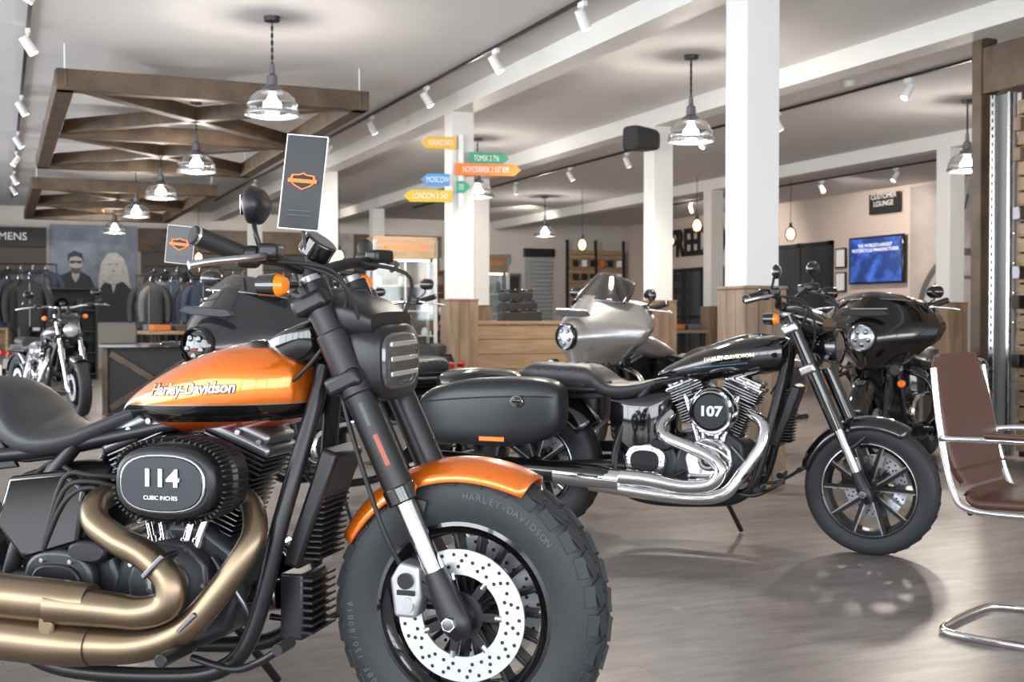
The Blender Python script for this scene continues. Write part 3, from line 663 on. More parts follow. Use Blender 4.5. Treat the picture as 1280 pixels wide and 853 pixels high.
# ------------------------------------------------------------ room
FLOOR = mat('floor_vinyl', (.2, .19, .18), .35, spec=.45)
def floor_mat():
    m = FLOOR; nt = m.node_tree; b = nt.nodes['Principled BSDF']
    tc = nt.nodes.new('ShaderNodeTexCoord'); mp = nt.nodes.new('ShaderNodeMapping')
    br = nt.nodes.new('ShaderNodeTexBrick'); br.inputs['Scale'].default_value = 1; br.inputs['Brick Width'].default_value = 1.2; br.inputs['Row Height'].default_value = .19
    br.inputs['Mortar Size'].default_value = .0015; br.inputs['Color1'].default_value = (.180, .158, .147, 1); br.inputs['Color2'].default_value = (.225, .20, .187, 1); br.inputs['Mortar'].default_value = (.12, .11, .105, 1)
    nt.links.new(tc.outputs['Object'], mp.inputs['Vector']); nt.links.new(mp.outputs['Vector'], br.inputs['Vector'])
    n = nt.nodes.new('ShaderNodeTexNoise'); n.inputs['Scale'].default_value = 3.5; n.inputs['Detail'].default_value = 10; n.inputs['Roughness'].default_value = .65
    m2 = nt.nodes.new('ShaderNodeMapping'); m2.inputs['Scale'].default_value = (1, 4, 1); nt.links.new(tc.outputs['Object'], m2.inputs['Vector']); nt.links.new(m2.outputs['Vector'], n.inputs['Vector'])
    mr = nt.nodes.new('ShaderNodeMapRange'); mr.inputs['From Min'].default_value = .3; mr.inputs['From Max'].default_value = .7; mr.inputs['To Min'].default_value = .68; mr.inputs['To Max'].default_value = 1.35
    nt.links.new(n.outputs['Fac'], mr.inputs['Value'])
    vm = nt.nodes.new('ShaderNodeVectorMath'); vm.operation = 'SCALE'; nt.links.new(br.outputs['Color'], vm.inputs[0]); nt.links.new(mr.outputs['Result'], vm.inputs['Scale'])
    nt.links.new(vm.outputs[0], b.inputs['Base Color'])
floor_mat()
CEIL = mat('ceiling_paint', (.64, .625, .62), .85, noise=.03, nscale=2)
WHITE = mat('white_paint', (.66, .655, .63), .55, noise=.03, nscale=3)
WALLG = mat('wall_light_grey', (.47, .445, .42), .8, noise=.04, nscale=2)
WALLD = mat('wall_dark_grey', (.075, .07, .065), .8, noise=.1, nscale=2)
DWOOD = wood('dark_stained_wood', (.040, .024, .013), (.110, .070, .040), (1, 1, 1))
OAK = wood('weathered_oak', (.14, .087, .05), (.25, .17, .107), (3, 3, .5))
OAKH = wood('oak_boards', (.23, .145, .078), (.36, .25, .15), (.6, 3, 5))
X0, X1, Y0, Y1, H = -5.0, 14.6, -4.0, 27.0, 3.4
def slab(name, a, b, m, bevel=0):
    c = [(p+q)/2 for p, q in zip(a, b)]; s = [abs(q-p) for p, q in zip(a, b)]
    return box(name, c, s, m, None, bevel)
slab('floor', (X0-.3, Y0-.3, -.1), (X1+.3, Y1+.3, 0), FLOOR)
slab('ceiling', (X0-.3, Y0-.3, H), (X1+.3, Y1+.3, H+.1), CEIL)
slab('wall_back', (X0, Y1, 0), (X1, Y1+.15, H), WALLG)
slab('wall_right', (X1, Y0, 0), (X1+.15, Y1, H), mat('wall_photo_wall', (.54, .45, .40), .8, noise=.05, nscale=2))
def facade(name, along, fixed, a, b):
    L = []
    def bb(p0, p1, z0, z1, th=.12):
        c = (p0+p1)/2
        if along == 'y': L.append(((fixed, c, (z0+z1)/2), (th, p1-p0, z1-z0), None))
        else: L.append(((c, fixed, (z0+z1)/2), (p1-p0, th, z1-z0), None))
    bb(a, b, 0, .25); bb(a, b, 3.1, H)
    k = int((b-a)/2.4)
    for i in range(k+1):
        p = a+(b-a)*i/k; bb(p-.05, p+.05, .25, 3.1)
    bb(a, b, 2.2, 2.26, .06)
    return boxes(name, L, SATIN)
facade('wall_left', 'y', X0, Y0, Y1); facade('wall_front', 'x', Y0, X0, X1)

for i, (x, z) in enumerate(((4.45, 0), (6.85, 0), (11.1, 0))):
    slab('trim_%d' % (i+1), (x-.12, Y0+.1, 3.22), (x+.12, Y1, H), WHITE)
def column(x, y, w=.24):
    r = empty('column', (x, y, 0))
    box('shaft', (0, 0, 2.235), (w, w, 1.97), WHITE, r, .004)
    bw = w+.07
    for sx, sy in ((1, 0), (-1, 0), (0, 1), (0, -1)):
        for i in range(3):
            o = (i-1)*bw/3
            c = (sx*(bw/2-.012)+(o if sy else 0), sy*(bw/2-.012)+(o if sx else 0), .625)
            s = (.024 if sx else bw/3-.003, .024 if sy else bw/3-.003, 1.25)
            box('cladding_board', c, s, OAK, r, .003)
    box('cladding_cap', (0, 0, 1.262), (bw+.012, bw+.012, .02), OAK, r, .004)
    box('core', (0, 0, .61), (w, w, 1.22), DWOOD, r, 0)
    return r
for (x, y) in ((4.38, 6.4), (4.45, 11.85), (4.45, 17.35), (4.45, 22.85), (6.85, 11.85), (6.85, 17.35), (6.85, 22.85), (11.1, 11.85), (11.1, 17.35)):
    column(x, y)

def ceiling_frame(y0, y1, x0=.52, x1=3.10, z=3.09):
    r = empty('timber_ceiling_frame', (0, 0, 0)); L = []
    def beam(a, b, w=.15, h=.18, dz=0):
        a = Vector(a); b = Vector(b); d = b-a; ang = math.atan2(d.y, d.x)
        L.append((((a.x+b.x)/2, (a.y+b.y)/2, z+dz), (d.length+w*.9, w, h), Matrix.Rotation(ang, 3, 'Z')))
    ym = (y0+y1)/2
    beam((x0, y0), (x1, y0)); beam((x0, y1), (x1, y1)); beam((x0, y0), (x0, y1)); beam((x1, y0), (x1, y1))
    beam((x0, ym), (x1, ym), .15, .17, -.0)
    for a, b in (((x0, y0), (x1, ym)), ((x1, y0), (x0, ym)), ((x0, ym), (x1, y1)), ((x1, ym), (x0, y1))): beam(a, b, .13, .14, .012)
    boxes('beams', L, DWOOD, r, .008)
    rods('hangers', [((x, y, z+.05), (x, y, H), .006) for x in (x0, x1) for y in (y0, y1)], WPL, r)
ceiling_frame(10.9, 16.6); ceiling_frame(19.4, 25.2)

BULB = mat('lamp_bulb', (1, 1, 1), .3, emit=(1, .95, .86), es=40)
WBULB = mat('filament_bulb', (1, .7, .4), .3, emit=(1, .5, .18), es=8)
def pendant(x, y, z=2.66, power=65):
    r = empty('pendant_lamp', (x, y, 0))
    lathe('canopy', [(0, H-.04), (.06, H-.035), (.065, H)], SATIN, r, 24)
    L = []; zz = H-.04; i = 0
    while zz > z+.36:
        L.append(((0, 0, zz-.02), (.02 if i % 2 else .006, .006 if i % 2 else .02, .034), None)); zz -= .028; i += 1
    boxes('chain', L, SATIN, r)
    rod('cord', (0, 0, H-.03), (0, 0, z+.3), .004, MATTE, r, 8)
    lathe('lamp_cap', [(0, z+.38), (.018, z+.375), (.022, z+.30), (.04, z+.285), (.045, z+.21), (.075, z+.19), (.085, z+.15), (.0, z+.15)], DALU, r, 32)
    lathe('glass_dome', [(.08, z+.17), (.125, z+.155), (.17, z+.115), (.193, z+.06), (.2, z+.01), (.2, z-.02)], GLASS, r, 40)
    lathe('dome_rim', [(.2, z-.025), (.207, z-.02), (.208, z-.0), (.203, z+.01)], ALU, r, 40)
    lathe('dome_band', [(.194, z+.055), (.197, z+.062), (.192, z+.07)], ALU, r, 40)
    lathe('bulb', [(0, z-.01), (.045, z), (.072, z+.035), (.066, z+.075), (.035, z+.115), (.02, z+.15)], BULB, r, 24)
    ld = bpy.data.lights.new('lamp_light', 'POINT'); ld.energy = power; ld.color = (1, .90, .78); ld.shadow_soft_size = .05
    lo = bpy.data.objects.new('lamp_light', ld); lo.location = (0, 0, z-.08); link(lo, r)
for y in (9.3, 13.2, 16.3, 19.4, 23.2): pendant(1.95, y)
pendant(5.65, 9.2); pendant(5.7, 14.5); pendant(9.5, 9.9); pendant(9.6, 20.9)
def cage_pendant(x, y, z):
    r = empty('filament_pendant', (x, y, 0))
    rod('cord', (0, 0, z+.15), (0, 0, H), .005, MATTE, r, 8); rod('socket', (0, 0, z+.08), (0, 0, z+.17), .025, SATIN, r, 16)
    lathe('bulb', [(0, z-.11), (.045, z-.085), (.068, z-.02), (.05, z+.04), (.015, z+.08)], WBULB, r, 20)
    for i in range(6):
        a = i*pi/3; c, s = math.cos(a), math.sin(a)
        tube('cage_wire', [(.025*c, .025*s, z+.11), (.09*c, .09*s, z+.03), (.095*c, .095*s, z-.06), (.04*c, .04*s, z-.15)], .004, SATIN, r, 6, 4)
for x, y, z in ((10.1, 17.1, 2.35), (10.5, 16.9, 2.6), (10.0, 17.6, 2.15), (9.6, 19.3, 2.4), (12.2, 16.7, 2.5), (5.6, 21.0, 2.2), (3.4, 22.8, 2.2)): cage_pendant(x, y, z)

def track(x, y0, y1, spots):
    r = empty('track_lighting', (x, 0, 0))
    box('rail', (0, (y0+y1)/2, H-.02), (.03, y1-y0, .025), SATIN, r, .003)
    for y, yaw in spots:
        d = Vector((math.sin(math.radians(yaw))*.55, math.cos(math.radians(yaw))*.3, -.8)).normalized()
        p = Vector((0, y, H-.16))
        box('adapter', (0, y, H-.055), (.035, .1, .04), WPL, r, .004)
        rod('arm', (0, y, H-.06), p, .008, WPL, r, 8)
        rod('spot_body', p-d*.07, p+d*.08, .036, WPL, r, 24, r2=.041, bevel=.004)
        rod('spot_lens', p+d*.07, p+d*.083, .033, mat('spot_lens', (1, 1, 1), .3, emit=(1, .95, .88), es=14), r, 20)
track(3.9, 4, 24, [(6.0, 40), (7.84, 60), (9.5, 130), (11.3, 110), (13.2, 60), (15.2, -60), (17.5, 90), (20, 60)])
track(.22, 5, 25, [(8.6, -60), (10.3, 80), (13.4, 60), (16, 70), (17.9, -70), (20.3, 60), (22, 60)])
track(8.0, 6, 24, [(9.1, -60), (11.2, 80), (12.7, -90), (14.7, 60), (16.5, 90), (18.6, 20), (21, 60)])
track(12.6, 8, 22, [(13.2, 80), (14.6, -60), (16.4, 80), (18, 60), (20.5, 40)])

def spot(name, loc, tgt, e, size=70, rad=.15):
    ld = bpy.data.lights.new(name, 'SPOT'); ld.energy = e; ld.spot_size = math.radians(size); ld.spot_blend = .6; ld.shadow_soft_size = rad; ld.color = (1, .90, .78)
    o = bpy.data.objects.new(name, ld); o.location = loc; o.rotation_euler = (Vector(tgt)-Vector(loc)).to_track_quat('-Z', 'Y').to_euler(); link(o)
for l, t in (((2, 23.5, 3.25), (2, 27, 1.6)), ((5.5, 23, 3.25), (6.5, 27, 1.6)), ((10, 22.5, 3.25), (11, 27, 1.6)), ((11.9, 20, 3.1), (14.6, 21.5, 1.8)), ((12.4, 16, 3.2), (14.6, 17, 1.8)),
             ((8, 12.5, 3.2), (8, 12, 0)), ((5.5, 10.5, 3.2), (5.6, 12, .7)), ((3.7, 7.5, 3.2), (3.2, 6.0, 0)), ((8, 9, 3.2), (7, 7.6, .3)), ((5.0, 14.6, 3.2), (5.4, 17, 1.2))):
    spot('spot_light', l, t, 280, 95)

def area(name, loc, rotv, sx, sy, e, col=(.92, .96, 1)):
    ld = bpy.data.lights.new(name, 'AREA'); ld.shape = 'RECTANGLE'; ld.size = sx; ld.size_y = sy; ld.energy = e; ld.color = col
    o = bpy.data.objects.new(name, ld); o.location = loc; o.rotation_euler = rotv; link(o)
area('daylight_left', (X0-.5, 8, 1.8), (0, -pi/2, 0), 3.0, 26, 1900)
area('daylight_front', (3.5, Y0-.5, 1.8), (pi/2, 0, 0), 17, 3.0, 1050)
w = bpy.data.worlds.new('sky'); sc.world = w; w.use_nodes = True
bg = w.node_tree.nodes['Background']; bg.inputs[0].default_value = (.84, .91, 1, 1); bg.inputs[1].default_value = 1.15

# ------------------------------------------------------------ signs, arrows, speaker
def arrow_sign(parent, x0, x1, z, col, s, y):
    m = mat('sign_'+s.split()[0].lower()+'_%d' % int(z*100), col, .5); h = .062; L = abs(x1-x0)
    d = 1 if x1 > x0 else -1
    prism('arrow_board', [(x0, z-h), (x0, z+h), (x1-d*.07, z+h), (x1, z), (x1-d*.07, z-h)], y-.01, y+.01, m, parent, .002)
    text('arrow_text', s, .085, WHT, parent, ((x0+x1-d*.05)/2, y-.013, z-.002), ext=.001, sx=min(1, (L-.1)/(.055*len(s))))
sp = empty('direction_signpost', (4.45, 11.85, 0), math.radians(-14))
box('mount_strap', (0, -.17, 2.6), (.05, .03, .75), WPL, sp, .003)
arrow_sign(sp, -.05, -.42, 2.88, (.75, .42, .03), 'KRASNOYARSK', -.20)
arrow_sign(sp, .08, .50, 2.73, (.04, .30, .18), 'TOMSK 2 796', -.19)
arrow_sign(sp, -.07, .62, 2.61, (.8, .2, .03), 'NOVOSIBIRSK 2 537 KM', -.22)
arrow_sign(sp, -.12, -.42, 2.50, (.08, .3, .7), 'MOSCOW', -.19)
arrow_sign(sp, -.05, .10, 2.43, (.03, .35, .2), 'OMSK', -.19)
arrow_sign(sp, -.1, -.60, 2.33, (.7, .5, .03), 'LONDON 3 240', -.20)
spk = empty('speaker', (6.42, 11.45, 3.0), math.radians(15))
loft_x('cabinet', [(-.17, 0, 0, .10, .13, .11, 5), (-.16, 0, 0, .12, .14, .12, 6), (.1, 0, 0, .12, .12, .11, 6), (.17, 0, 0, .10, .09, .09, 5)], MATTE, spk)
box('bracket', (.15, .1, .05), (.06, .14, .04), SATIN, spk)
cam2 = empty('security_camera', (9.4, 9.6, 0)); lathe('dome', [(0, H-.1), (.04, H-.085), (.055, H-.04), (.05, H)], MATTE, cam2, 20)
sd = empty('smoke_detector', (7.7, 9.6, 0)); lathe('housing', [(0, H-.05), (.04, H-.045), (.06, H-.01), (.06, H)], WPL, sd, 24)

# ------------------------------------------------------------ reception counter
rc = empty('reception_counter', (0, .35, 0))
for i in range(6): box('front_board', (5.65, 12.0, .09+.165*i), (1.94, .03, .16), OAKH, rc, .004)
box('carcass', (5.65, 12.36, .5), (1.92, .68, .98), DWOOD, rc, .004)
box('worktop', (5.65, 12.33, 1.02), (1.98, .74, .04), OAKH, rc, .006)
wd = empty('accessory_display', (5.45, 12.55, 1.04))
for i in range(3):
    box('tier', (0, .06*i, .05+.11*i), (.5-.06*i, .14, .1), MATTE, wd, .01)
    for j in range(5): loft_x('sunglasses', [(-.2+.09*j-.03, .06*i-.05, .12+.11*i, .012, .012, .012, 2.5), (-.2+.09*j, .06*i-.06, .125+.11*i, .02, .022, .018, 2.5), (-.2+.09*j+.03, .06*i-.05, .12+.11*i, .012, .012, .012, 2.5)], BLK, wd, 3, 12)

LOGO = mat('logo_orange', (.85, .2, .03), .5)
JM = [MATTE, LEA, mat('denim', (.03, .04, .07), .8), mat('brown_suede', (.08, .05, .035), .8), mat('grey_fabric', (.12, .12, .12), .9), mat('orange_fabric', (.5, .15, .03), .8)]
def cabinet(name, loc, rz, w, h, d, m):
    r = empty(name, loc, rz)
    box('header', (0, 0, h-.16), (w, d, .32), m, r, .006); box('plinth', (0, 0, .2), (w, d, .4), m, r, .006)
    boxes('posts', [((sx*(w/2-.025), sy*(d/2-.025), h/2), (.05, .05, h-.1), None) for sx in (-1, 1) for sy in (-1, 1)]+[((0, -d/2+.02, h/2), (.03, .03, h-.1), None)], mat('cabinet_alu', (.5, .5, .5), .4, .6), r)
    box('back_panel', (0, d/2-.01, h/2), (w-.02, .01, h-.2), mat('cabinet_back', (.22, .21, .2), .7), r, 0)
    boxes('glass_panes', [((0, -d/2+.01, h/2), (w-.1, .006, h-.72), None)], CLEAR, r)
    box('cabinet_strip_light', (0, 0, h-.335), (w-.12, .05, .015), mat('strip_light', (1, 1, 1), .4, emit=(1, .9, .75), es=12), r, 0)
    for k in range(4):
        z = .45+k*(h-.8)/4; box('shelf', (0, 0, z), (w-.06, d-.06, .015), WPL, r, 0)
        for j in range(5):
            q = random.random(); hh = .1+.16*q
            x = -w/2+.13+j*(w-.26)/4
            loft_z('merchandise', [(z+.01, x, 0, .045, .045, 3), (z+hh*.5, x, 0, .05, .05, 2.5), (z+hh, x, 0, .02+.02*q, .02+.02*q, 2.2)], random.choice([MATTE, WPL, JM[5], DALU, OAK]), r, 3, 12)
    text('header_logo', 'MOTORCYCLES', .09, LOGO, r, (0, -d/2-.003, h-.16), ext=.002, bold=.001)
cabinet('display_cabinet', S(-1.62, 17.6), -TH*.2, .95, 2.25, .5, OAKH)
cabinet('display_cabinet', S(-.55, 21.5), -TH*.2, .9, 2.2, .5, OAKH)

def placard(name, parent, c, w, h, R):
    g = parent
    box(name, c, (w, .006, h), mat('placard_grey', (.03, .032, .036), .35), g, .002, R)
    box(name+'_border', Vector(c)+R @ Vector((0, .002, 0)), (w+.007, .004, h+.007), WPL, g, .002, R)
    M = Matrix.Translation(c) @ R.to_4x4()
    sh = [(-.40, .1), (-.36, .22), (-.12, .24), (0, .30), (.12, .24), (.36, .22), (.40, .1), (.40, -.02), (.25, -.14), (0, -.26), (-.25, -.14), (-.40, -.02)]
    s = w*.8; z0 = h*.0
    prism(name+'_shield', [(a*s, b*s+z0) for a, b in sh], -.006, -.0032, LOGO, g, 0, M)
    prism(name+'_shield_inset', [(a*s*.84, b*s*.82+z0) for a, b in sh], -.007, -.0055, MATTE, g, 0, M)
    prism(name+'_shield_bar', [(-.46*s, .08*s+z0), (.46*s, .08*s+z0), (.46*s, -.04*s+z0), (-.46*s, -.04*s+z0)], -.0085, -.0065, LOGO, g, 0, M)
    for i in range(2): prism(name+'_text_line', [(-.3*w, -.32*h-.05*h*i), (.3*w, -.32*h-.05*h*i), (.3*w, -.308*h-.05*h*i), (-.3*w, -.308*h-.05*h*i)], -.006, -.0032, GREYL, g, 0, M)

# ------------------------------------------------------------ motorcycles
ORG = (.80, .17, .008)
OT = tank_paint('orange_two_tone', ORG, (.010, .009, .009), .895, .03, -.052, -.012)
OF = paint('orange_paint', ORG, .6, .26)
b1 = motorcycle('cruiser_motorcycle', S(-.10, 2.98), RZ(-15), 'bob', OT, steer=-4, txt='114', detail=2, exh=BRONZE, fend=OF, scale=1.055)
placard('info_placard', b1, (-.405, -.05, 1.400), .095, .225, rot('Z', 12) @ rot('Y', 5) @ rot('X', -6))
rod('placard_rod', (-.40, -.03, 1.20), (-.41, -.045, 1.30), .005, SATIN, b1, 8)

b2 = motorcycle('touring_motorcycle', S(1.625, 5.41), RZ(-23), 'glide', mat('vivid_black', (.006, .006, .008), .1, 0, 1.0), steer=-9, txt='107', detail=2, exh=CHR)
SIL = mat('silver_paint', (.33, .32, .315), .3, .6, 1.0)
b3 = motorcycle('bagger_motorcycle', S(.43, 8.5), RZ(-143), 'bagger', SIL, steer=6)
b4 = motorcycle('bagger_motorcycle', S(2.36, 8.0), RZ(-122), 'bagger', BLK, steer=0, exh=BLK, chrome=BLK, sh=.05)
CHAR = paint('charcoal_paint', (.035, .035, .04), .5, .22)
b5 = motorcycle('bagger_motorcycle', S(-1.46, 5.7), RZ(-128), 'bagger', CHAR, steer=10, lamp=False, sh=.08, chrome=BLK, screen=DSMOKE)
placard('info_placard', b5, (-.04, -.24, 1.43), .14, .18, rot('Z', 118) @ rot('Y', 6))
rod('placard_rod', (-.14, -.18, 1.15), (-.045, -.235, 1.35), .005, SATIN, b5, 8)
b6 = motorcycle('cruiser_motorcycle', S(-1.75, 11.6), RZ(-101), 'cruiser', paint('blue_paint', (.02, .14, .5)), steer=5)
b7 = motorcycle('cruiser_motorcycle', S(-4.7, 13.0), RZ(-48), 'cruiser', BLK, steer=-8)
b8 = motorcycle('cruiser_motorcycle', S(-1.12, 8.9), RZ(-106), 'cruiser', paint('deep_blue_paint', (.006, .03, .10)), steer=5, chrome=CHR)

# ------------------------------------------------------------ chair
BR = mat('brown_leather', (.075, .030, .021), .42, bump=.12, nscale=60)
ch = empty('office_chair', S(1.825, 4.02), RZ(-42))
for s in (-1, 1):
    tube('side_frame', [(-.33, s*.22, .90), (-.30, s*.235, .70), (-.25, s*.25, .50), (-.19, s*.25, .435), (.0, s*.25, .43), (.18, s*.25, .43), (.25, s*.25, .40), (.25, s*.25, .33), (.20, s*.25, .2), (.14, s*.25, .07), (.10, s*.25, .022)], .012, CHR, ch, 12)
    tube('armrest', [(-.29, s*.25, .665), (-.22, s*.285, .67), (.0, s*.295, .675), (.15, s*.295, .67), (.19, s*.29, .63), (.17, s*.28, .54), (.12, s*.26, .44)], .011, CHR, ch, 12)
    box('arm_pad', (-.02, s*.295, .69), (.22, .036, .014), BR, ch, .006, None, 3)
tube('floor_runner', [(.10, -.25, .02), (.0, -.255, .013), (-.2, -.26, .013), (-.29, -.22, .013), (-.31, -.1, .013), (-.31, .1, .013), (-.29, .22, .013), (-.2, .26, .013), (.0, .255, .013), (.10, .25, .02)], .013, CHR, ch, 12)
rod('cross_bar', (.18, -.25, .42), (.18, .25, .42), .01, CHR, ch); rod('cross_bar_rear', (-.19, -.25, .425), (-.19, .25, .425), .01, CHR, ch)
def slab_path(name, path, hw, th, m, parent):
    R = []
    P = cr(path, 6)
    for i, p in enumerate(P):
        a = P[max(i-1, 0)]; b = P[min(i+1, len(P)-1)]; d = Vector((b[0]-a[0], 0, b[1]-a[1])).normalized(); n = Vector((-d.z, 0, d.x))
        c = Vector((p[0], 0, p[1])); e = math.sin(pi*min(1, max(0, i/(len(P)-1))))**.15 if 0 < i < len(P)-1 else .75
        ring = []
        for j in range(24):
            t = 2*pi*j/24; ring.append(c+Vector((0, hw*e*sg(math.cos(t), .35), 0))+n*(th*sg(math.sin(t), .6)))
        R.append(ring)
    loft(name, R, m, parent)
slab_path('leather_sling_seat', [(.25, .435), (.2, .46), (.05, .462), (-.1, .455), (-.19, .452), (-.235, .48)], .235, .022, BR, ch)
slab_path('leather_back', [(-.245, .50), (-.275, .60), (-.30, .72), (-.325, .84), (-.345, .945)], .235, .018, BR, ch)
for i in range(4):
    z = .56+.095*i; x = -.262-.027*i; tube('back_seam', [(x+.018, -.22, z), (x+.020, 0, z), (x+.018, .22, z)], .004, BR, ch, 6)

# ------------------------------------------------------------ near slat wall (right)
sw = empty('slatwall_display', (0, 0, 0))
box('end_post', (7.06, 7.18, 1.62), (.16, .1, 3.24), DWOOD, sw, .006)
box('header_beam', (7.10, 6.1, 2.98), (.22, 2.1, .36), DWOOD, sw, .008)
box('alu_upright', (7.0, 7.02, 1.4), (.03, .05, 2.75), ALU, sw, .003); box('alu_upright', (7.0, 6.86, 1.4), (.03, .03, 2.75), ALU, sw, .003)
box('upright_panel', (7.05, 6.95, 1.4), (.02, .2, 2.75), mat('panel_grey', (.3, .3, .3), .6), sw, 0)
boxes('upright_slots', [((6.984, 7.02, .3+.06*i), (.004, .012, .03), None) for i in range(42)], MATTE, sw)
for i in range(23): box('slat', (7.04, 5.95, .12+.115*i), (.03, 1.72, .1), OAKH, sw, .004)
box('backing', (7.07, 5.95, 1.4), (.02, 1.72, 2.75), MATTE, sw, 0)
for i in range(11):
    z = .6+.22*i
    for y in (6.74, 6.6, 6.45):
        rod('hook', (7.02, y, z), (6.92, y, z), .004, CHR, sw, 8)
        if random.random() < .75: box('packaged_part', (6.97, y, z-.07), (.06, .07, .10), random.choice([MATTE, WPL, SATIN, DALU, OAK]), sw, .006)

# ------------------------------------------------------------ back area furnishings
def jacket(parent, x, y, z, m, rz=0, sc_=1.0):
    M = Matrix.Translation((x, y, z)) @ Matrix.Rotation(rz, 4, 'Z') @ Matrix.Scale(sc_, 4)
    loft_z('jacket_body', [(-.68, 0, 0, .22, .07, 2.6), (-.6, 0, 0, .23, .08, 2.6), (-.3, 0, 0, .22, .085, 2.6), (-.1, 0, 0, .24, .08, 2.6), (-.03, 0, 0, .2, .06, 2.4), (.02, 0, 0, .09, .05, 2.2), (.05, 0, 0, .07, .045, 2.2)], m, parent, 3, 20, M)
    for s in (-1, 1):
        pts = [M @ Vector(p) for p in ((s*.17, 0, -.05), (s*.26, -.01, -.16), (s*.3, -.02, -.38), (s*.29, -.05, -.6))]
        tube('jacket_sleeve', pts, [.06, .065, .055, .045], m, parent, 12, 4)
    rod('zip', M @ Vector((0, -.088, -.02)), M @ Vector((0, -.088, -.66)), .006, DALU, parent, 6)
    tube('hanger', [M @ Vector((0, 0, .03)), M @ Vector((0, 0, .09)), M @ Vector((.02, 0, .12)), M @ Vector((0, 0, .14))], .004, CHR, parent, 6, 3)
def clothes_rack(x, y, w, n, rz=0, tiers=(1.75,), h=None):
    r = empty('clothes_rack', (x, y, 0), rz); top = max(tiers)
    rods('rack_frame', [((-w/2, 0, 0.02), (-w/2, 0, top), .015), ((w/2, 0, 0.02), (w/2, 0, top), .015), ((-w/2, -.2, .02), (-w/2, .2, .02), .015), ((w/2, -.2, .02), (w/2, .2, .02), .015)]+[((-w/2, 0, t), (w/2, 0, t), .015) for t in tiers], SATIN, r)
    for t in tiers:
        for i in range(n): jacket(r, -w/2+.2+i*(w-.4)/max(1, n-1), random.uniform(-.03, .03), t-.14, random.choice(JM[:5] if i % 3 else JM[:2]), math.radians(random.uniform(-30, 60)))
T2 = (1.12, 2.1)
clothes_rack(.25, 24.6, 1.5, 6, 0, T2); clothes_rack(3.35, 24.6, 1.5, 6, 0, T2); clothes_rack(5.2, 25.8, 1.7, 7, 0, T2); clothes_rack(7.1, 25.9, 1.6, 7, 0, T2); clothes_rack(3.1, 21.2, 1.2, 6); clothes_rack(.1, 19.4, 1.0, 5)
clothes_rack(5.3, 20.2, 1.3, 6); clothes_rack(2.6, 19.9, 1.2, 6)
def shelf_unit(x, y, w, h, m, rz=0, n=4):
    r = empty('shelving_unit', (x, y, 0), rz)
    boxes('frame', [((s*w/2, 0, h/2), (.04, .4, h), None) for s in (-1, 1)]+[((0, .19, h/2), (w, .02, h), None)]+[((0, 0, .1+k*(h-.12)/n), (w, .4, .03), None) for k in range(n+1)], m, r, .003)
    for k in range(n):
        z = .1+k*(h-.12)/n+.015; x_ = -w/2+.12
        while x_ < w/2-.1:
            q = random.random(); ww = .12+.1*q
            if q < .5: box('boxed_goods', (x_, -.03, z+.09), (ww*.8, .25, .18), random.choice([MATTE, WPL, SATIN, JM[5], JM[2]]), r, .006)
            else: loft_z('helmet', [(z, x_, 0, .05, .06, 2), (z+.03, x_, 0, .085, .1, 2.2), (z+.1, x_, 0, .10, .12, 2.2), (z+.17, x_, 0, .075, .09, 2.1), (z+.2, x_, 0, .02, .03, 2)], random.choice([BLK, MATTE, WPL]), r, 4, 20)
            x_ += ww+.06
shelf_unit(-.35, 21.8, .9, 1.7, OAKH); shelf_unit(1.0, 22.3, 1.1, 1.6, MATTE, 0, 4); shelf_unit(9.0, 26.6, 1.4, 2.2, OAK)
slab('trim_4', (X0, 26.75, 2.55), (.9, 26.98, 2.95), MATTE); slab('trim_5', (2.75, 26.75, 2.5), (9.6, 26.98, 3.0), DWOOD)
slab('trim_6', (2.8, 26.9, .0), (9.6, 26.99, 2.5), WALLD); slab('trim_7', (X0, 26.9, .0), (.9, 26.99, 2.55), WALLD)
text('mens_sign', 'MENS', .22, WHT, None, (.25, 26.73, 2.75), ext=.005)
dk = empty('sales_desk', S(-3.95, 13.3), -TH*.4)
box('desktop', (0, 0, .77), (1.15, .6, .04), BLK, dk, .005); box('desk_body', (0, .05, .39), (1.05, .45, .72), MATTE, dk, .004)
for s in (-1, 1): box('brace', (0, -.19, .39), (1.1, .03, .07), DWOOD, dk, .004, rot('Y', 33*s)); box('leg', (s*.52, -.19, .39), (.06, .04, .76), DWOOD, dk, .004)
box('laptop_tray', (.2, -.05, .80), (.3, .22, .02), SATIN, dk, .004)

def flat(name, pts, y, m, parent): 
    return prism(name, pts, y-.002, y, m, parent, 0)
po = empty('portrait_poster', (1.85, 26.97, 0))
box('canvas', (0, 0, 2.02), (1.75, .03, 2.06), mat('poster_backdrop', (.20, .23, .28), .7, noise=.7, nscale=3), po, .004)
SK = mat('poster_skin', (.42, .40, .40), .7); DK = mat('poster_dark', (.035, .04, .05), .7); HR = mat('poster_blonde', (.55, .53, .50), .7, noise=.5, nscale=14)
def ell(cx, cz, a, b, n=20): return [(cx+a*math.cos(2*pi*i/n), cz+b*math.sin(2*pi*i/n)) for i in range(n)]
flat('jacket_left', [(-.84, 1.0), (-.82, 1.7), (-.66, 1.98), (-.45, 2.08), (-.28, 2.07), (-.08, 1.95), (.06, 1.6), (.04, 1.0)], -.017, DK, po)
flat('neck_left', [(-.45, 1.95), (-.45, 2.1), (-.3, 2.1), (-.3, 1.95), (-.38, 1.82)], -.019, SK, po)
flat('face_left', ell(-.37, 2.24, .13, .2), -.021, SK, po); flat('hair_left', [(-.53, 2.22), (-.53, 2.42), (-.4, 2.5), (-.24, 2.44), (-.21, 2.24), (-.26, 2.34), (-.36, 2.38), (-.48, 2.35)], -.023, DK, po)
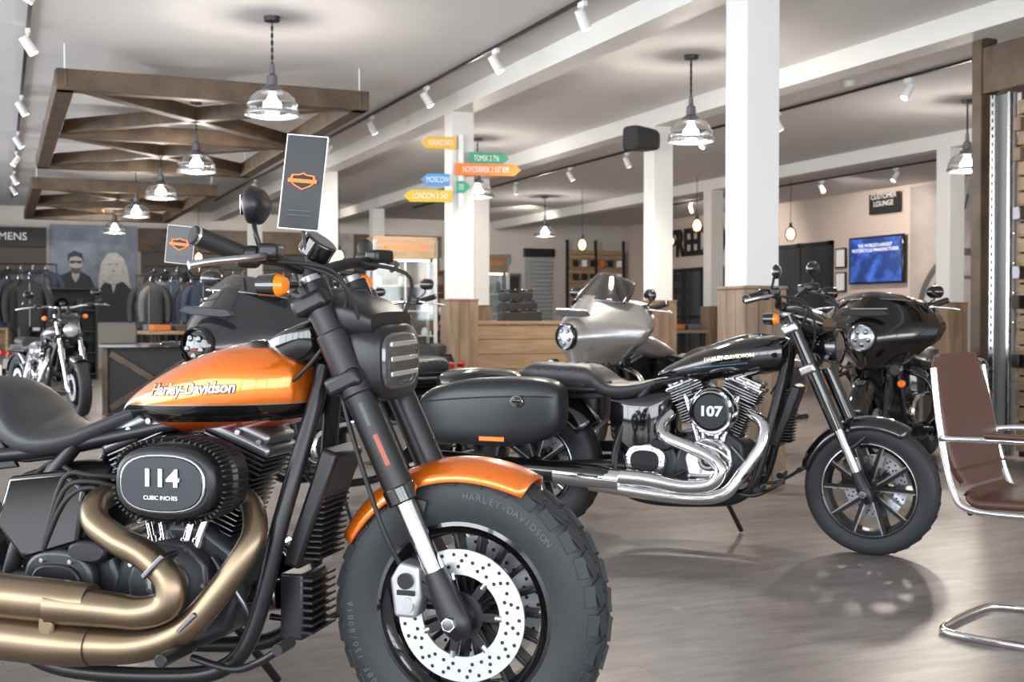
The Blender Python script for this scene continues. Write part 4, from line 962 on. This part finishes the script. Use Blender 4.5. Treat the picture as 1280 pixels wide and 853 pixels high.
flat('sunglasses_left', [(-.49, 2.23), (-.49, 2.285), (-.25, 2.285), (-.25, 2.23), (-.34, 2.225), (-.37, 2.26), (-.4, 2.225)], -.023, DK, po); flat('beard_left', [(-.48, 2.16), (-.43, 2.13), (-.31, 2.13), (-.26, 2.16), (-.3, 2.03), (-.37, 2.0), (-.44, 2.03)], -.023, mat('poster_beard', (.10, .09, .09), .7), po)
flat('hair_right', [(.1, 1.5), (.08, 1.9), (.14, 2.25), (.28, 2.45), (.45, 2.47), (.6, 2.35), (.68, 2.1), (.72, 1.8), (.78, 1.5)], -.017, HR, po); flat('face_right', ell(.38, 2.19, .12, .19), -.019, mat('poster_skin2', (.55, .52, .50), .7), po)
flat('fringe_right', [(.22, 2.2), (.24, 2.38), (.4, 2.44), (.54, 2.36), (.54, 2.18), (.48, 2.3), (.34, 2.34)], -.021, HR, po)
flat('eye_a', [(.28, 2.215), (.29, 2.235), (.35, 2.23), (.35, 2.215)], -.021, DK, po); flat('eye_b', [(.42, 2.215), (.42, 2.23), (.48, 2.235), (.48, 2.215)], -.021, DK, po); flat('mouth_right', [(.33, 2.08), (.38, 2.065), (.43, 2.08), (.38, 2.09)], -.021, DK, po)
flat('jacket_right', [(-.02, 1.0), (.04, 1.6), (.2, 1.84), (.34, 1.8), (.38, 1.6), (.44, 1.8), (.58, 1.86), (.78, 1.65), (.86, 1.0)], -.023, DK, po)
p2 = empty('wall_poster', (8.0, 26.7, 0)); box('canvas', (-.9, 0, 2.55), (.7, .03, .9), mat('poster2', (.25, .25, .25), .7, noise=.6, nscale=4), p2)

dr = empty('door_1', (11.35, 26.98, 0)); box('opening', (0, -.02, 1.05), (.62, .05, 2.1), MATTE, dr, .004); boxes('frame', [((-.34, -.03, 1.07), (.06, .09, 2.15), None), ((.34, -.03, 1.07), (.06, .09, 2.15), None), ((0, -.03, 2.13), (.74, .09, .06), None)], DALU, dr)
lk = empty('roller_shutter', (12.2, 26.9, 0)); boxes('laths', [((0, 0, .1+.1*i), (.72, .04, .09), None) for i in range(25)], mat('shutter_grey', (.3, .32, .34), .5, .3), lk, .006); box('shutter_box', (0, 0, 2.68), (.8, .12, .2), SATIN, lk)
ws = empty('wall_sign', (11.3, 26.95, 2.5)); box('plate', (0, 0, 0), (.3, .02, .24), MATTE, ws); text('caption', 'PARTS', .08, WHT, ws, (0, -.013, 0), ext=.001)
pw = empty('parts_slatwall', (0, 0, 0))
for i in range(16): box('slat', (13.6, 26.6, .9+.12*i), (1.5, .03, .1), OAKH, pw, .004)
boxes('posts', [((13.6+s*.78, 26.6, 1.5), (.06, .06, 3.0), None) for s in (-1, 0, 1)], SATIN, pw)
for i in range(5):
    for j in range(6): box('packaged_part', (13.0+.24*j, 26.5, 1.1+.33*i), (.12, .08, .16), random.choice([MATTE, WPL, JM[5], SATIN]), pw, .004)

RW = (pi/2, 0, -pi/2)
text('freedom_lettering', 'FREEDOM', .88, MATTE, None, (14.56, 23.35, 2.78), RW, ext=.02, sx=.66, bold=.02)
d2 = empty('door_2', (14.56, 23.6, 0))
boxes('frame', [((0, y, 1.1), (.08, .07, 2.2), None) for y in (-1.2, -.4, .4, 1.2)]+[((0, 0, 2.18), (.08, 2.45, .08), None), ((0, 0, 1.1), (.06, 2.4, .06), None)], MATTE, d2, .003)
box('glass', (.01, 0, 1.1), (.02, 2.4, 2.1), mat('dark_glass', (.03, .035, .04), .1, 0, .5), d2, 0)
wn = empty('window_1', (14.55, 19.6, 0)); box('glass', (0, 0, 1.55), (.03, 1.9, 1.9), mat('dark_glass', (.03, .035, .04), .1, 0, .5), wn, 0)
boxes('frame', [((0, y, 1.55), (.09, .08, 2.0), None) for y in (-.95, 0, .95)]+[((0, 0, z), (.09, 1.98, .08), None) for z in (.6, 2.5)], MATTE, wn, .003)
tv = empty('wall_television', (14.5, 17.3, 2.12))
box('bezel', (0, 0, 0), (.06, 1.45, .86), BLK, tv, .008)
def tv_mat():
    m = mat('tv_screen', (.02, .05, .2), .2, emit=(.05, .15, .6), es=.9); nt = m.node_tree; b = nt.nodes['Principled BSDF']
    tc = nt.nodes.new('ShaderNodeTexCoord'); n = nt.nodes.new('ShaderNodeTexNoise'); n.inputs['Scale'].default_value = 4; n.inputs['Detail'].default_value = 6
    r = nt.nodes.new('ShaderNodeValToRGB'); r.color_ramp.elements[0].color = (.005, .01, .06, 1); r.color_ramp.elements[0].position = .45; r.color_ramp.elements[1].color = (.08, .2, .8, 1); r.color_ramp.elements[1].position = .75
    nt.links.new(tc.outputs['Object'], n.inputs['Vector']); nt.links.new(n.outputs['Fac'], r.inputs['Fac']); nt.links.new(r.outputs['Color'], b.inputs['Emission Color']); return m
box('screen', (-.031, 0, 0), (.006, 1.38, .79), tv_mat(), tv, 0)
text('screen_caption', 'THE WORLD\'S LARGEST\nMOTORCYCLE MANUFACTURER', .085, mat('caption_glow', (.8, .85, 1), .4, emit=(.8, .85, 1), es=.8), tv, (-.036, -.0, .22), RW, ext=.0005)
cs = empty('customer_lounge_sign', (14.5, 17.1, 3.12)); box('plate', (0, 0, 0), (.03, .78, .36), MATTE, cs); text('caption', 'CUSTOMER\nLOUNGE', .13, WHT, cs, (-.018, 0, .06), RW, ext=.001)
mu = empty('wall_mural', (14.57, 15.0, 0)); box('canvas', (0, 0, 1.7), (.02, 3.0, 3.3), mat('mural_backdrop', (.36, .32, .30), .8, noise=.45, nscale=1.5), mu, 0)
MG = mat('mural_grey', (.09, .085, .085), .8)
for k, (r0, r1, cy, cz) in enumerate(((1.0, 1.12, .2, .6), (.62, .67, .2, .6))):
    lathe('mural_wheel_ring', [(r0, 0), (r1, 0), (r1, .004), (r0, .004)], MG, mu, 48, Matrix.Translation((-.016, cy, cz+.5)) @ Matrix.Rotation(pi/2, 4, 'Y'), closed=True)
for k in range(7):
    box('mural_stroke', (-.014-.0005*k, .9-.1*k, 1.4+.22*k), (.003, 1.3, .07+.03*(k % 3)), MG if k % 2 else WALLG, mu, 0, rot('X', -40-6*k))
for i, (y, z) in enumerate(((18.35, 1.75), (18.35, 2.2))):
    f = empty('picture_frame', (14.55, y, z)); box('frame', (0, 0, 0), (.03, .3, .38), MATTE, f); box('print', (-.017, 0, 0), (.004, .24, .32), WPL, f, 0)

def island(x, y, rz=0):
    r = empty('merchandise_table', (x, y, 0), rz)
    box('tabletop', (0, 0, .86), (1.4, .8, .05), OAKH, r, .005)
    boxes('legs', [((sx*.62, sy*.33, .42), (.07, .07, .84), None) for sx in (-1, 1) for sy in (-1, 1)], MATTE, r, .004)
    for i in range(8): box('folded_shirt', (-.5+.33*(i % 4), -.2+.4*(i//4), .93), (.26, .3, .09), random.choice(JM), r, .02, None, 3)
island(7.6, 21.5); island(2.6, 18.2, .1); island(9.6, 16.6)

# ------------------------------------------------------------ camera
cd = bpy.data.cameras.new('camera'); cam = bpy.data.objects.new('camera', cd); sc.collection.objects.link(cam)
cd.sensor_width = 36; cd.lens = 1500/1280*36
cam.location = (0, 0, 1.07)
pitch = math.atan((426.5-398)/1500)
cam.rotation_euler = (pi/2-pitch, 0, -TH)
cd.dof.use_dof = True; cd.dof.focus_distance = 3.3; cd.dof.aperture_fstop = 6.5
cd.clip_start = .05
sc.camera = cam
